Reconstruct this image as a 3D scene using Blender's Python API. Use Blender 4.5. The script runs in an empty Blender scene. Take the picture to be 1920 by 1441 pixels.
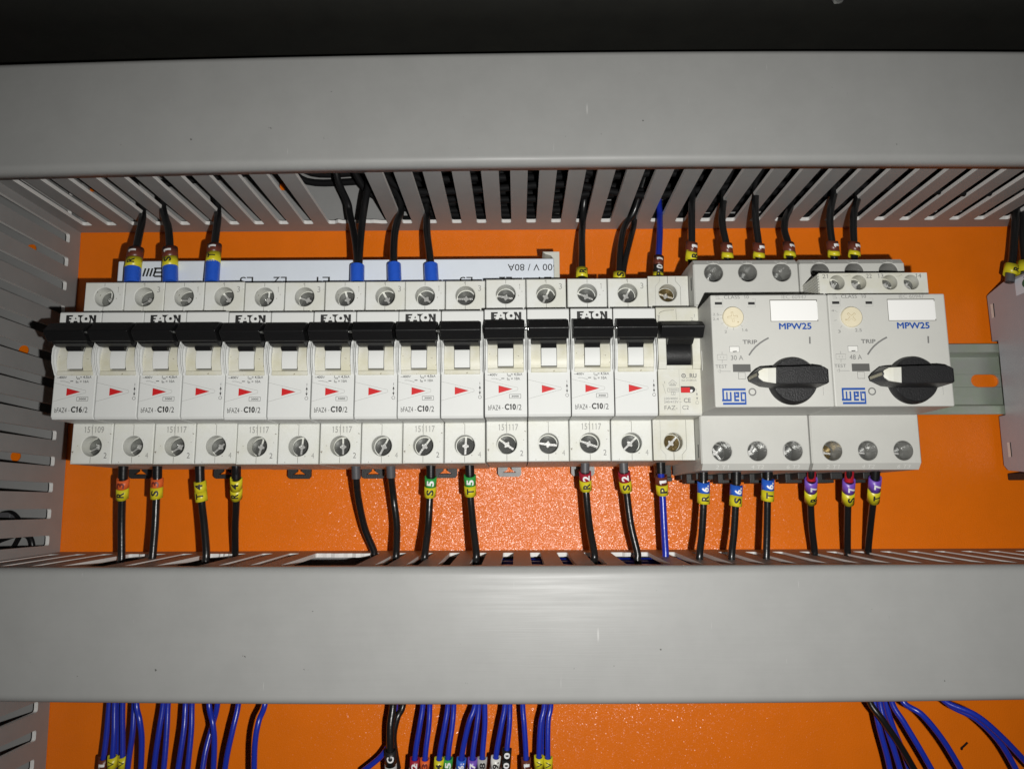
import bpy, bmesh, math, random
from mathutils import Vector, Matrix
random.seed(7)
S = 0.001                       # every length below is in millimetres: X right, Z up, D out of the panel
sc = bpy.context.scene
COL = sc.collection
PI = math.pi

# ------------------------------------------------------------------ camera
CX, CZ, CD = 188.5016, -34.1356, 375.4587
YAW, PITCH, ROLL, FPX = -0.0072, 0.1575, 0.0041, 1417.58

def cam_dir(x3, u3, f2):
    cr, sr = math.cos(ROLL), math.sin(ROLL)
    x = cr*x3 + sr*u3; u2 = -sr*x3 + cr*u3
    cp, sp = math.cos(PITCH), math.sin(PITCH)
    u = cp*u2 + sp*f2; f = -sp*u2 + cp*f2
    cy, sy = math.cos(YAW), math.sin(YAW)
    return Vector((cy*x + sy*f, u, -sy*x + cy*f))       # right, up, forward

def at(px, py, d):
    """the point (X, Z) on the plane D = d that the photograph shows at a pixel"""
    r = cam_dir((px-960)/FPX, -(py-720.5)/FPX, 1.0)
    t = (CD-d)/r[2]
    return CX + r[0]*t, CZ + r[1]*t

def pixel_y(X, Z, D):
    v = Vector((X-CX, Z-CZ, CD-D))
    ax = [cam_dir(1, 0, 0), cam_dir(0, 1, 0), cam_dir(0, 0, 1)]
    return 720.5 - FPX*v.dot(ax[1])/v.dot(ax[2])

cam = bpy.data.objects.new('camera', bpy.data.cameras.new('camera'))
COL.objects.link(cam)
cam.data.sensor_width = 36
cam.data.lens = FPX*36/1920
cam.data.clip_start = 0.01
cam.data.clip_end = 20
def w3(v): return Vector((v[0], v[2], v[1]))
_r, _u, _f = w3(cam_dir(1, 0, 0)), w3(cam_dir(0, 1, 0)), w3(cam_dir(0, 0, 1))
cam.matrix_world = Matrix(((_r.x, _u.x, -_f.x, CX*S), (_r.y, _u.y, -_f.y, -CD*S), (_r.z, _u.z, -_f.z, CZ*S), (0, 0, 0, 1)))
sc.camera = cam

# ------------------------------------------------------------------ world, flash, exposure
world = bpy.data.worlds.new('World'); sc.world = world; world.use_nodes = True
bg = world.node_tree.nodes['Background']
bg.inputs[0].default_value = (0.9, 0.95, 1.0, 1)
bg.inputs[1].default_value = 0.005
fl = bpy.data.lights.new('flash', 'SPOT')              # the phone's flash, beside the lens
fl.energy = 5.0
fl.spot_size = math.radians(150); fl.spot_blend = 1.0
fl.shadow_soft_size = 0.0022
fl.color = (1.0, 0.985, 0.95)
flo = bpy.data.objects.new('flash', fl); COL.objects.link(flo)
flo.location = (215.5*S, -375*S, -47.5*S)
flo.rotation_euler = (-_f).to_track_quat('Z', 'Y').to_euler()      # aimed along the lens axis
sc.view_settings.view_transform = 'Standard'
sc.view_settings.look = 'None'
sc.view_settings.exposure = 0
sc.view_settings.gamma = 1
sc.view_settings.use_curve_mapping = False

# ------------------------------------------------------------------ materials
def mat(name, base, rough=0.45, metal=0.0, spec=0.5, bump=None, speck=None, mottle=0.0, stretch=None, tint=None, rvar=0.0):
    """bump = (scale per metre, strength, distance m); speck = (scale, threshold, colour); mottle = tone variation"""
    m = bpy.data.materials.new(name); m.use_nodes = True
    nt = m.node_tree; N = nt.nodes; L = nt.links
    p = N['Principled BSDF']
    p.inputs['Base Color'].default_value = (*base, 1)
    p.inputs['Roughness'].default_value = rough
    p.inputs['Metallic'].default_value = metal
    p.inputs['Specular IOR Level'].default_value = spec
    if not (bump or speck or mottle or rvar): return m
    tc = N.new('ShaderNodeTexCoord'); src = tc.outputs['Object']
    if stretch:
        mp = N.new('ShaderNodeMapping'); mp.inputs['Scale'].default_value = stretch
        L.new(src, mp.inputs['Vector']); ssrc = mp.outputs['Vector']
    else: ssrc = src
    col = None
    if mottle:
        n = N.new('ShaderNodeTexNoise'); n.inputs['Scale'].default_value = 60; n.inputs['Detail'].default_value = 6
        n.inputs['Roughness'].default_value = 0.65
        L.new(src, n.inputs['Vector'])
        r = N.new('ShaderNodeValToRGB')
        t = tint or (1-mottle, 1-mottle, 1-mottle)
        r.color_ramp.elements[0].position = 0.36; r.color_ramp.elements[1].position = 0.62
        r.color_ramp.elements[0].color = (*[b*q for b, q in zip(base, t)], 1)
        r.color_ramp.elements[1].color = (*base, 1)
        L.new(n.outputs['Fac'], r.inputs['Fac']); col = r.outputs['Color']
    if speck:
        scs, th, sc_col = speck
        n = N.new('ShaderNodeTexNoise'); n.inputs['Scale'].default_value = scs; n.inputs['Detail'].default_value = 3
        L.new(src, n.inputs['Vector'])
        r = N.new('ShaderNodeValToRGB')
        r.color_ramp.elements[0].position = th; r.color_ramp.elements[1].position = th+0.025
        r.color_ramp.elements[0].color = (0, 0, 0, 1); r.color_ramp.elements[1].color = (1, 1, 1, 1)
        L.new(n.outputs['Fac'], r.inputs['Fac'])
        mx = N.new('ShaderNodeMix'); mx.data_type = 'RGBA'
        L.new(r.outputs['Color'], mx.inputs[0])
        if col: L.new(col, mx.inputs[6])
        else: mx.inputs[6].default_value = (*base, 1)
        mx.inputs[7].default_value = (*sc_col, 1)
        col = mx.outputs[2]
    if col: L.new(col, p.inputs['Base Color'])
    if rvar:
        n = N.new('ShaderNodeTexNoise'); n.inputs['Scale'].default_value = 500; n.inputs['Detail'].default_value = 4
        L.new(ssrc, n.inputs['Vector'])
        mr = N.new('ShaderNodeMapRange'); mr.inputs[1].default_value = 0.3; mr.inputs[2].default_value = 0.7
        mr.inputs[3].default_value = rough-rvar; mr.inputs[4].default_value = rough+rvar
        L.new(n.outputs['Fac'], mr.inputs[0]); L.new(mr.outputs[0], p.inputs['Roughness'])
    if bump:
        n = N.new('ShaderNodeTexNoise'); n.inputs['Scale'].default_value = bump[0]; n.inputs['Detail'].default_value = 3
        L.new(ssrc, n.inputs['Vector'])
        b = N.new('ShaderNodeBump'); b.inputs['Strength'].default_value = bump[1]; b.inputs['Distance'].default_value = bump[2]
        L.new(n.outputs['Fac'], b.inputs['Height']); L.new(b.outputs['Normal'], p.inputs['Normal'])
    return m

M = {}
M['orange'] = mat('orange_powder_coat', (0.77, 0.163, 0.003), 0.5, spec=0.12, bump=(1500, 0.35, 0.0004), mottle=0.05, speck=(230, 0.79, (0.12, 0.02, 0.005)))
def flakes(m, scale, amp, weight, rough):
    # the glittering orange-peel of a powder coat: small facets tilted at random under a clear top layer
    nt = m.node_tree; N = nt.nodes; L = nt.links; p = N['Principled BSDF']
    tc = N.new('ShaderNodeTexCoord'); ge = N.new('ShaderNodeNewGeometry')
    acc = ge.outputs['Normal']
    for sc_, am in ((scale, amp), (scale*.45, amp*.35)):
        v = N.new('ShaderNodeTexVoronoi'); v.inputs['Scale'].default_value = sc_
        L.new(tc.outputs['Object'], v.inputs['Vector'])
        a = N.new('ShaderNodeVectorMath'); a.operation = 'SUBTRACT'; a.inputs[1].default_value = (.5, .5, .5); L.new(v.outputs['Color'], a.inputs[0])
        b_ = N.new('ShaderNodeVectorMath'); b_.operation = 'SCALE'; b_.inputs['Scale'].default_value = am; L.new(a.outputs[0], b_.inputs[0])
        c = N.new('ShaderNodeVectorMath'); c.operation = 'ADD'; L.new(b_.outputs[0], c.inputs[0]); L.new(acc, c.inputs[1]); acc = c.outputs[0]
    n = N.new('ShaderNodeVectorMath'); n.operation = 'NORMALIZE'; L.new(acc, n.inputs[0])
    p.inputs['Coat Weight'].default_value = weight; p.inputs['Coat Roughness'].default_value = rough
    L.new(n.outputs[0], p.inputs['Coat Normal'])
def scratches(m, scale, thr, col):
    nt = m.node_tree; N = nt.nodes; L = nt.links; p = N['Principled BSDF']
    old = p.inputs['Base Color'].links[0].from_socket
    tc = N.new('ShaderNodeTexCoord'); mp = N.new('ShaderNodeMapping'); mp.inputs['Scale'].default_value = (1, 1, .09); mp.inputs['Rotation'].default_value = (0, .12, 0)
    n = N.new('ShaderNodeTexNoise'); n.inputs['Scale'].default_value = scale; n.inputs['Detail'].default_value = 2
    L.new(tc.outputs['Object'], mp.inputs['Vector']); L.new(mp.outputs['Vector'], n.inputs['Vector'])
    r = N.new('ShaderNodeValToRGB'); r.color_ramp.elements[0].position = thr; r.color_ramp.elements[1].position = thr+.04
    r.color_ramp.elements[0].color = (0, 0, 0, 1); r.color_ramp.elements[1].color = (.8, .8, .8, 1); L.new(n.outputs['Fac'], r.inputs['Fac'])
    mx = N.new('ShaderNodeMix'); mx.data_type = 'RGBA'; L.new(r.outputs['Color'], mx.inputs[0]); L.new(old, mx.inputs[6]); mx.inputs[7].default_value = (*col, 1)
    L.new(mx.outputs[2], p.inputs['Base Color'])
flakes(M['orange'], 3000, 0.34, 0.58, 0.25)
M['lid'] = mat('grey_duct_lid', (0.302, 0.304, 0.297), 0.44, spec=0.33, bump=(1100, 0.06, 0.0003), stretch=(0.05, 1, 1.6), mottle=0.05, speck=(430, 0.765, (0.10, 0.10, 0.095)), rvar=0.05)
scratches(M['lid'], 620, .765, (.42, .42, .41))
M['duct'] = mat('grey_duct', (0.262, 0.262, 0.258), 0.5, bump=(900, 0.06, 0.0004), mottle=0.07, speck=(420, 0.79, (0.08, 0.08, 0.08)))
M['ductedge'] = mat('grey_duct_cut_edge', (0.70, 0.69, 0.67), 0.6, bump=(1500, 0.3, 0.0004))
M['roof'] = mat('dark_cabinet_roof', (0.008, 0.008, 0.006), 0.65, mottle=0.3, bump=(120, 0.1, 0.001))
M['white'] = mat('white_breaker_plastic', (0.635, 0.645, 0.63), 0.5, spec=0.2, bump=(1600, 0.05, 0.0004), mottle=0.03, speck=(640, 0.755, (0.22, 0.14, 0.10)))
M['term'] = mat('ivory_terminal_plastic', (0.66, 0.67, 0.645), 0.52, spec=0.2, bump=(1300, 0.08, 0.0004), mottle=0.10, tint=(0.93, 0.92, 0.86), speck=(600, 0.70, (0.20, 0.18, 0.14)))
M['cheek'] = mat('grubby_ivory_plastic', (0.63, 0.625, 0.565), 0.42, spec=0.3, bump=(1300, 0.10, 0.0004), mottle=0.16, tint=(0.86, 0.84, 0.72), speck=(620, 0.685, (0.17, 0.14, 0.09)))
M['cream'] = mat('cream_plastic', (0.585, 0.588, 0.55), 0.46, spec=0.3, bump=(1300, 0.08, 0.0004), mottle=0.10, tint=(0.9, 0.88, 0.78), speck=(520, 0.755, (0.13, 0.11, 0.07)))
M['motor'] = mat('light_grey_plastic', (0.50, 0.50, 0.47), 0.46, spec=0.35, bump=(1500, 0.10, 0.0004), mottle=0.04, speck=(480, 0.80, (0.10, 0.09, 0.07)))
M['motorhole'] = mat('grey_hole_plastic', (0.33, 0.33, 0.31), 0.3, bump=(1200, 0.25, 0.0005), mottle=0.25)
M['seam'] = mat('grimy_seam', (0.10, 0.095, 0.08), 0.8)
M['black'] = mat('black_toggle_plastic', (0.007, 0.007, 0.0075), 0.36, spec=0.3, bump=(1700, 0.12, 0.0004), speck=(600, 0.78, (0.06, 0.06, 0.06)))
M['blackmatt'] = mat('black_matt_plastic', (0.013, 0.013, 0.013), 0.55, bump=(1500, 0.2, 0.0004))
M['knob'] = mat('black_grained_plastic', (0.012, 0.012, 0.013), 0.42, bump=(2600, 0.45, 0.0004))
M['steel'] = mat('zinc_screw', (0.27, 0.275, 0.265), 0.15, 0.75, bump=(1900, 0.2, 0.0003), mottle=0.3)
M['slot'] = mat('flashlit_screw_slot', (0.52, 0.52, 0.505), 0.40, 0.5, bump=(1500, 0.2, 0.0004))  # paler than the head: flash reflection on the slot floor put into the colour
M['brass'] = mat('yellowed_screw', (0.27, 0.20, 0.09), 0.22, 0.8, bump=(1700, 0.3, 0.0004), mottle=0.4)
M['rail'] = mat('zinc_rail', (0.46, 0.49, 0.45), 0.40, 0.6, bump=(300, 0.12, 0.0005), stretch=(0.12, 1, 1), mottle=0.12, tint=(0.9, 1.0, 0.85))
M['red'] = mat('red_flag', (0.52, 0.014, 0.016), 0.5, spec=0.25)
M['ink'] = mat('black_print', (0.014, 0.014, 0.014), 0.6)
M['greyink'] = mat('grey_print', (0.16, 0.16, 0.155), 0.6)
M['faint'] = mat('faint_print', (0.29, 0.29, 0.275), 0.6)
M['emboss'] = mat('embossed_mark', (0.66, 0.66, 0.63), 0.5)
M['blueink'] = mat('blue_print', (0.015, 0.070, 0.30), 0.6, spec=0.3)
M['paper'] = mat('white_label', (0.76, 0.76, 0.745), 0.5, speck=(420, 0.79, (0.3, 0.29, 0.25)))
M['busbar'] = mat('white_busbar_plastic', (0.68, 0.73, 0.80), 0.45, spec=0.3, mottle=0.04)
M['dial'] = mat('cream_dial', (0.66, 0.60, 0.44), 0.45, mottle=0.1)
M['dialpit'] = mat('cream_dial_recess', (0.42, 0.34, 0.20), 0.5)
M['pointedge'] = mat('dull_cream_edge', (0.30, 0.28, 0.20), 0.5)
M['testkey'] = mat('dark_grey_key', (0.10, 0.10, 0.095), 0.4)
M['cblack'] = mat('black_pvc', (0.009, 0.009, 0.0095), 0.29, bump=(700, 0.15, 0.0005))
M['cblue'] = mat('blue_pvc', (0.012, 0.028, 0.34), 0.29, bump=(700, 0.12, 0.0005))
M['cdull'] = mat('dull_black_pvc', (0.008, 0.008, 0.0085), 0.55, spec=0.05)  # sheen nearly removed, so the inside of the duct reads as dark shade
M['cred'] = mat('red_pvc', (0.38, 0.012, 0.022), 0.3)
M['sleevegrey'] = mat('dark_grey_sleeve', (0.075, 0.075, 0.082), 0.45)
M['sleeveblue'] = mat('blue_heat_sleeve', (0.02, 0.095, 0.55), 0.28, bump=(900, 0.5, 0.0006))
M['relay'] = mat('purplish_grey_plastic', (0.37, 0.37, 0.405), 0.30, bump=(1700, 0.3, 0.0004), mottle=0.05)
M['green'] = mat('green_mark', (0.02, 0.12, 0.06), 0.5)
TAG = {}
for k, c in dict(yellow=(0.60, 0.53, 0.018), brown=(0.12, 0.030, 0.018), black=(0.012, 0.012, 0.012), orange=(0.66, 0.115, 0.025),
                 green=(0.03, 0.29, 0.055), red=(0.30, 0.012, 0.03), blue=(0.02, 0.10, 0.50), purple=(0.16, 0.07, 0.42),
                 white=(0.66, 0.66, 0.62), grey=(0.42, 0.42, 0.41)).items():
    TAG[k] = mat(k+'_marker', c, 0.36, bump=(900, 0.08, 0.0004))
M['inkwhite'] = mat('white_print', (0.78, 0.78, 0.78), 0.5)
M['inkbrown'] = mat('dark_red_print', (0.16, 0.02, 0.01), 0.5)

# ------------------------------------------------------------------ builder
_tc = {}; _gl = {}
def _raw(body, bold):
    c = bpy.data.curves.new('t', 'FONT'); c.body = body; c.size = 1; c.offset = bold; c.fill_mode = 'FRONT'; c.resolution_u = 3
    o = bpy.data.objects.new('t', c); COL.objects.link(o)
    dg = bpy.context.evaluated_depsgraph_get()
    me = o.evaluated_get(dg).to_mesh()
    vs = [(v.co.x, v.co.y) for v in me.vertices]; fs = [tuple(p.vertices) for p in me.polygons]
    o.evaluated_get(dg).to_mesh_clear()
    bpy.data.objects.remove(o); bpy.data.curves.remove(c)
    return vs, fs
def glyph(ch, bold):
    """outline and advance of one character; the figure one is drawn with a flag"""
    if (ch, bold) in _gl: return _gl[(ch, bold)]
    if 'bar' not in _gl: _gl['bar'] = min(v[0] for v in _raw('|', 0)[0])
    adv = min(v[0] for v in _raw(ch+'|', 0)[0] if True) if ch == ' ' else max(0.0, sorted(v[0] for v in _raw(ch+'|', 0)[0])[-1]-sorted(v[0] for v in _raw('|', 0)[0])[-1])
    if ch == ' ': adv = adv-_gl['bar']; g = ([], [])
    elif ch == '1':
        w = 0.045+bold*1.0; adv = 0.50
        vs = [(.26-w, 0), (.26+w, 0), (.26+w, .69), (.26-w, .69), (.26-w, .56), (.10, .52), (.10, .60), (.20, .64)]
        g = (vs, [(0, 1, 2, 3, 4), (4, 5, 6, 7, 3)])
    else: g = _raw(ch, bold if ch not in 'MNWVAZ' else 0)
    _gl[(ch, bold)] = (g[0], g[1], adv); return _gl[(ch, bold)]
def text_mesh(s, bold=0.0):
    if (s, bold) in _tc: return _tc[(s, bold)]
    vs = []; fs = []; x = 0.0
    for ch in s:
        gv, gf, adv = glyph(ch, bold); o = len(vs)
        vs += [(a+x, b_) for a, b_ in gv]; fs += [tuple(o+k for k in f) for f in gf]; x += adv+bold*.6
    x0 = min(v[0] for v in vs); x1 = max(v[0] for v in vs); y0 = min(v[1] for v in vs); y1 = max(v[1] for v in vs)
    w = max(x1-x0, 1e-4); h = max(y1-y0, 1e-4)
    vs = [((x-x0)/w, (y-y0)/h) for x, y in vs]
    _tc[(s, bold)] = (vs, fs); return _tc[(s, bold)]
def text_cut(s, bold=0.0, n=9):
    """the same, sliced into narrow bands so that it can wrap round a marker"""
    if (s, bold, n) in _tc: return _tc[(s, bold, n)]
    vs, fs = text_mesh(s, bold); bm = bmesh.new()
    V = [bm.verts.new((x, y, 0)) for x, y in vs]
    for f in fs:
        try: bm.faces.new([V[k] for k in f])
        except ValueError: pass
    for k in range(1, n):
        bmesh.ops.bisect_plane(bm, geom=list(bm.verts)+list(bm.edges)+list(bm.faces), plane_co=(0, k/n, 0), plane_no=(0, 1, 0))
    bm.verts.index_update()
    _tc[(s, bold, n)] = ([(v.co.x, v.co.y) for v in bm.verts], [tuple(v.index for v in f.verts) for f in bm.faces]); bm.free()
    return _tc[(s, bold, n)]

class MB:
    """collects shapes (in mm, X Z D) and links them as ONE mesh object"""
    def __init__(self, *mats):
        self.mats = list(mats); self.v = []; self.f = []; self.m = []; self.s = []
    def mi(self, k):
        if k is None: return 0
        if k not in self.mats: self.mats.append(k)
        return self.mats.index(k)
    def add(self, vs, fs, m=None, smooth=False):
        o = len(self.v); self.v += [tuple(v) for v in vs]
        i = self.mi(m)
        for f in fs:
            self.f.append(tuple(o+k for k in f)); self.m.append(i); self.s.append(smooth)
    def frombm(self, bm, m, smooth=False):
        bmesh.ops.recalc_face_normals(bm, faces=bm.faces)
        bm.verts.index_update()
        self.add([(v.co.x, v.co.z, -v.co.y) for v in bm.verts], [[v.index for v in f.verts] for f in bm.faces], m, smooth)
        bm.free()
    def prism(self, prof, axis, a0, a1, bev=0.0, m=None, seg=2, side=None):
        def P(p, a):
            if axis == 'x': return Vector((a, -p[0], p[1]))      # prof (d, z)
            if axis == 'd': return Vector((p[0], -a, p[1]))      # prof (x, z)
            return Vector((p[0], -p[1], a))                      # prof (x, d)
        bm = bmesh.new()
        A = [bm.verts.new(P(p, a0)) for p in prof]; B = [bm.verts.new(P(p, a1)) for p in prof]
        n = len(prof)
        bm.faces.new(A); bm.faces.new(B[::-1])
        for i in range(n): bm.faces.new((A[i], A[(i+1) % n], B[(i+1) % n], B[i]))
        bmesh.ops.recalc_face_normals(bm, faces=bm.faces)
        if bev > 0:
            bmesh.ops.bevel(bm, geom=list(bm.edges), offset=bev, segments=seg, profile=0.5, affect='EDGES', clamp_overlap=True)
        n0 = len(self.f); self.frombm(bm, m)
        if side:
            k = self.mi(side)
            for i in range(n0, len(self.f)):
                f = [Vector(self.v[q]) for q in self.f[i]]
                nr = (f[1]-f[0]).cross(f[2]-f[0])
                q = {'z': abs(nr[1]), 'x': abs(nr[0]), 'd': abs(nr[2])}[axis]
                if len(f) == 4 and q < .3*nr.length: self.m[i] = k
    def box(self, x0, x1, z0, z1, d0, d1, bev=0.0, m=None):
        self.prism([(x0, z0), (x1, z0), (x1, z1), (x0, z1)], 'd', d0, d1, bev, m)
    def lathe_d(self, cx, cz, prof, n=32, m=None, cap0=False, cap1=True):
        """prof = [(radius, d)...] revolved about the D axis"""
        vs = []; fs = []
        for r, d in prof:
            for k in range(n):
                a = 2*PI*k/n; vs.append((cx+r*math.cos(a), cz+r*math.sin(a), d))
        for i in range(len(prof)-1):
            for k in range(n):
                fs.append((i*n+k, i*n+(k+1) % n, (i+1)*n+(k+1) % n, (i+1)*n+k))
        self.add(vs, fs, m, True)
        for c, i in ((cap0, 0), (cap1, len(prof)-1)):
            if c: self.add(vs[i*n:(i+1)*n], [tuple(range(n))], m)
    def cyl_x(self, x0, x1, cz, cd, r, a0=0, a1=2*PI, n=24, m=None, caps=True):
        vs = []; fs = []
        for k in range(n+1):
            a = a0+(a1-a0)*k/n
            for x in (x0, x1): vs.append((x, cz+r*math.sin(a), cd+r*math.cos(a)))
        for k in range(n): fs.append((2*k, 2*k+1, 2*k+3, 2*k+2))
        self.add(vs, fs, m, True)
        if caps:
            self.add([vs[2*k] for k in range(n+1)], [tuple(range(n+1))], m)
            self.add([vs[2*k+1] for k in range(n+1)], [tuple(range(n+1))], m)
    def plate_hole(self, x0, x1, z0, z1, d, cx, cz, R, depth, m=None, min_=None, n=40, lip=0.0):
        """a face on D = d with a round well sunk into it"""
        ang = sorted(set([2*PI*k/n for k in range(n)] + [math.atan2(z-cz, x-cx) % (2*PI) for x in (x0, x1) for z in (z0, z1)]))
        q = len(ang); vs = []; fs = []
        for a in ang: vs.append((cx+(R+lip)*math.cos(a), cz+(R+lip)*math.sin(a), d))
        for a in ang:
            c, s_ = math.cos(a), math.sin(a); t = 1e9
            if c > 1e-9: t = min(t, (x1-cx)/c)
            if c < -1e-9: t = min(t, (x0-cx)/c)
            if s_ > 1e-9: t = min(t, (z1-cz)/s_)
            if s_ < -1e-9: t = min(t, (z0-cz)/s_)
            vs.append((cx+t*c, cz+t*s_, d))
        for k in range(q): fs.append((k, (k+1) % q, q+(k+1) % q, q+k))
        self.add(vs, fs, m)
        if lip: self.lathe_d(cx, cz, [(R+lip, d), (R, d-lip)], n, m, cap1=False)
        self.lathe_d(cx, cz, [(R, d-lip), (R, d-depth)], n, min_ or m)
    def flat(self, pts, d, m=None):
        self.add([(x, z, d) for x, z in pts], [tuple(range(len(pts)))], m)
    def stroke(self, pts, w, d, m=None):
        vs = []; fs = []
        for i, (x, z) in enumerate(pts):
            a = pts[max(0, i-1)]; b = pts[min(len(pts)-1, i+1)]
            t = Vector((b[0]-a[0], b[1]-a[1])).normalized()*(w/2)
            vs += [(x-t.y, z+t.x, d), (x+t.y, z-t.x, d)]
        for i in range(len(pts)-1): fs.append((2*i, 2*i+1, 2*i+3, 2*i+2))
        self.add(vs, fs, m)
    def ring(self, cx, cz, r, w, d, m=None, n=28):
        self.stroke([(cx+r*math.cos(2*PI*k/n), cz+r*math.sin(2*PI*k/n)) for k in range(n+1)], w, d, m)
    def frame(self, x0, x1, z0, z1, w, d, m=None):
        for p in (((x0, z0), (x1, z0)), ((x0, z1), (x1, z1)), ((x0, z0+w/2), (x0, z1-w/2)), ((x1, z0+w/2), (x1, z1-w/2))):
            self.stroke(p, w, d, m)
    def text(self, s, x0, x1, z0, z1, d, m=None, bold=0.0, flip=False):
        vs, fs = text_mesh(s, bold)
        if flip: vs = [(1-x, 1-y) for x, y in vs]
        self.add([(x0+x*(x1-x0), z0+y*(z1-z0), d) for x, y in vs], fs, m)
    def fat(self, s, x0, x1, z0, z1, d, m, w):
        for k, (ox, oz) in enumerate(((0, 0), (w, 0), (-w, 0), (0, w), (0, -w))):
            self.text(s, x0+ox, x1+ox, z0+oz, z1+oz, d+.003*k, m)
    def tube(self, pts, r, n=12, m=None, caps=True):
        P = [Vector(p) for p in pts]; vs = []; fs = []
        for i, p in enumerate(P):
            t = (P[min(i+1, len(P)-1)]-P[max(i-1, 0)]).normalized()
            nn = Vector((0, 0, 1)); nn = nn-t*nn.dot(t)
            if nn.length < 0.05: nn = Vector((0, 1, 0)); nn = nn-t*nn.dot(t)
            nn.normalize(); b = t.cross(nn)
            for k in range(n):
                a = 2*PI*k/n; vs.append(tuple(p+(nn*math.cos(a)+b*math.sin(a))*r))
        for i in range(len(P)-1):
            for k in range(n): fs.append((i*n+k, i*n+(k+1) % n, (i+1)*n+(k+1) % n, (i+1)*n+k))
        self.add(vs, fs, m, True)
        if caps:
            self.add(vs[:n], [tuple(range(n))], m); self.add(vs[-n:], [tuple(range(n))], m)
    def warp(self, fn):
        self.v = [fn(*v) for v in self.v]
    def build(self, name, parent=None, origin=None):
        """origin (X, Z, D) is the object's own origin; a child's is relative to its parents"""
        base = Vector(parent['_o']) if parent else Vector((0, 0, 0))
        o = Vector(origin) if origin is not None else base
        me = bpy.data.meshes.new(name)
        me.from_pydata([((x-o[0])*S, -(d-o[2])*S, (z-o[1])*S) for x, z, d in self.v], [], self.f)
        for k in self.mats: me.materials.append(M[k] if isinstance(k, str) else k)
        me.polygons.foreach_set('material_index', self.m)
        me.polygons.foreach_set('use_smooth', self.s)
        me.update()
        ob = bpy.data.objects.new(name, me); COL.objects.link(ob)
        rel = o-base
        ob.location = (rel[0]*S, -rel[2]*S, rel[1]*S)
        ob['_o'] = tuple(o)
        if parent: ob.parent = parent
        return ob

def thing(name, label, cat, X=0, Z=0, D=0, group=None):
    o = bpy.data.objects.new(name, None); COL.objects.link(o)
    o.empty_display_size = 0.005
    o.location = (X*S, -D*S, Z*S); o['_o'] = (X, Z, D)
    return tag(o, label, cat, group)
def tag(o, label, cat, group=None):
    o['label'] = label; o['category'] = cat
    if group: o['group'] = group
    return o
def struct(o):
    o['kind'] = 'structure'; return o
def copy_tree(o, parent=None):
    c = o.copy(); COL.objects.link(c)
    if parent: c.parent = parent
    for ch in list(o.children): copy_tree(ch, c)
    return c
def arc(cx, cy, r, a0, a1, n):
    return [(cx+r*math.cos(a0+(a1-a0)*k/n), cy+r*math.sin(a0+(a1-a0)*k/n)) for k in range(n+1)]

# ------------------------------------------------------------------ the setting: panel and cabinet roof
b = MB('orange'); b.box(-320, 760, -300, 210, -2, 0, 0)
struct(b.build('back_panel'))
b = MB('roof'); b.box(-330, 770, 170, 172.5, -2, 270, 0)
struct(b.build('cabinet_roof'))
b = MB('steel')
X, Z = at(1569, -13, 96)
b.lathe_d(X, 168.0, [(2.8, 96), (2.8, 98.0), (2.0, 98.6)], 6)
tag(b.build('roof_bolt', origin=(X, 168, 96)), 'small shiny bolt head against the dark cabinet roof at top edge', 'bolt')

# ------------------------------------------------------------------ slotted wiring ducts
PITCH_, SLOT = 12.5, 5.0
def comb(b, z0, z1, xs0, k0, k1, xa, xb, dback, dfront, missing, seed, m='duct'):
    """one slotted side wall: a strip at the panel side and the fingers that stand on it"""
    rnd = random.Random(seed)
    prof = [(xa, 0.5), (xb, 0.5)]
    up = []
    r = 1.1
    for k in range(k0, k1+1):
        s0 = xs0+k*PITCH_; s1 = s0+SLOT
        if k in missing:       # the finger to the right of this slot is snapped off
            s1 = s0+SLOT+PITCH_*missing[k]
        if any(k > q and k <= q+missing[q] for q in missing): continue
        if s0 < xa+2 or s1 > xb-2: continue
        up.append((s0, s1, k in missing))
    for s0, s1, rag in reversed(up):
        pts = [(s1, dfront)] + arc(s1-r, dback+r, r, 0, -PI/2, 3)
        if rag:
            n = 14
            for i in range(1, n):
                x = s1-r-(s1-s0-2*r)*i/n
                inside = (x-s0) > SLOT and (s1-x) > SLOT
                pts.append((x, dback+(rnd.uniform(0.1, 1.5) if inside else 0)))
        pts += arc(s0+r, dback+r, r, -PI/2, -PI, 3) + [(s0, dfront)]
        prof += ([(xb, dfront)] if not len(prof) > 2 else []) + pts
    prof += [(xa, dfront)]
    b.prism(prof, 'z', z0, z1, 0.0, m, side='ductedge')

def lid(zb, zt, bow, xa, xb, d_front=80.0, lip=13.0, th=1.8, r=3.4):
    """U-shaped cover, rounded long edges; bow(X, t) is its slight bend along the run (t = 0 bottom .. 1 top)"""
    out = [(d_front-lip, zb)] + arc(d_front-r, zb+r, r, -PI/2, 0, 7) + arc(d_front-r, zt-r, r, 0, PI/2, 7) + [(d_front-lip, zt)]
    inn = [(d_front-lip, zt-th)] + arc(d_front-r, zt-r, r-th, PI/2, 0, 5) + arc(d_front-r, zb+r, r-th, 0, -PI/2, 5) + [(d_front-lip, zb+th)]
    prof = out+inn; n = len(prof); nx = 40
    b = MB('lid'); vs = []; fs = []
    for i in range(nx+1):
        X = xa+(xb-xa)*i/nx
        for d, z in prof: vs.append((X, z+bow(X, (z-zb)/(zt-zb)), d))
    for i in range(nx):
        for k in range(n): fs.append((i*n+k, i*n+(k+1) % n, (i+1)*n+(k+1) % n, (i+1)*n+k))
    b.add(vs, fs, 'lid', True)
    b.add(vs[:n], [tuple(range(n))], 'lid'); b.add(vs[-n:], [tuple(range(n))], 'lid')
    # keep the long edges of the rim crisp
    return b

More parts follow.
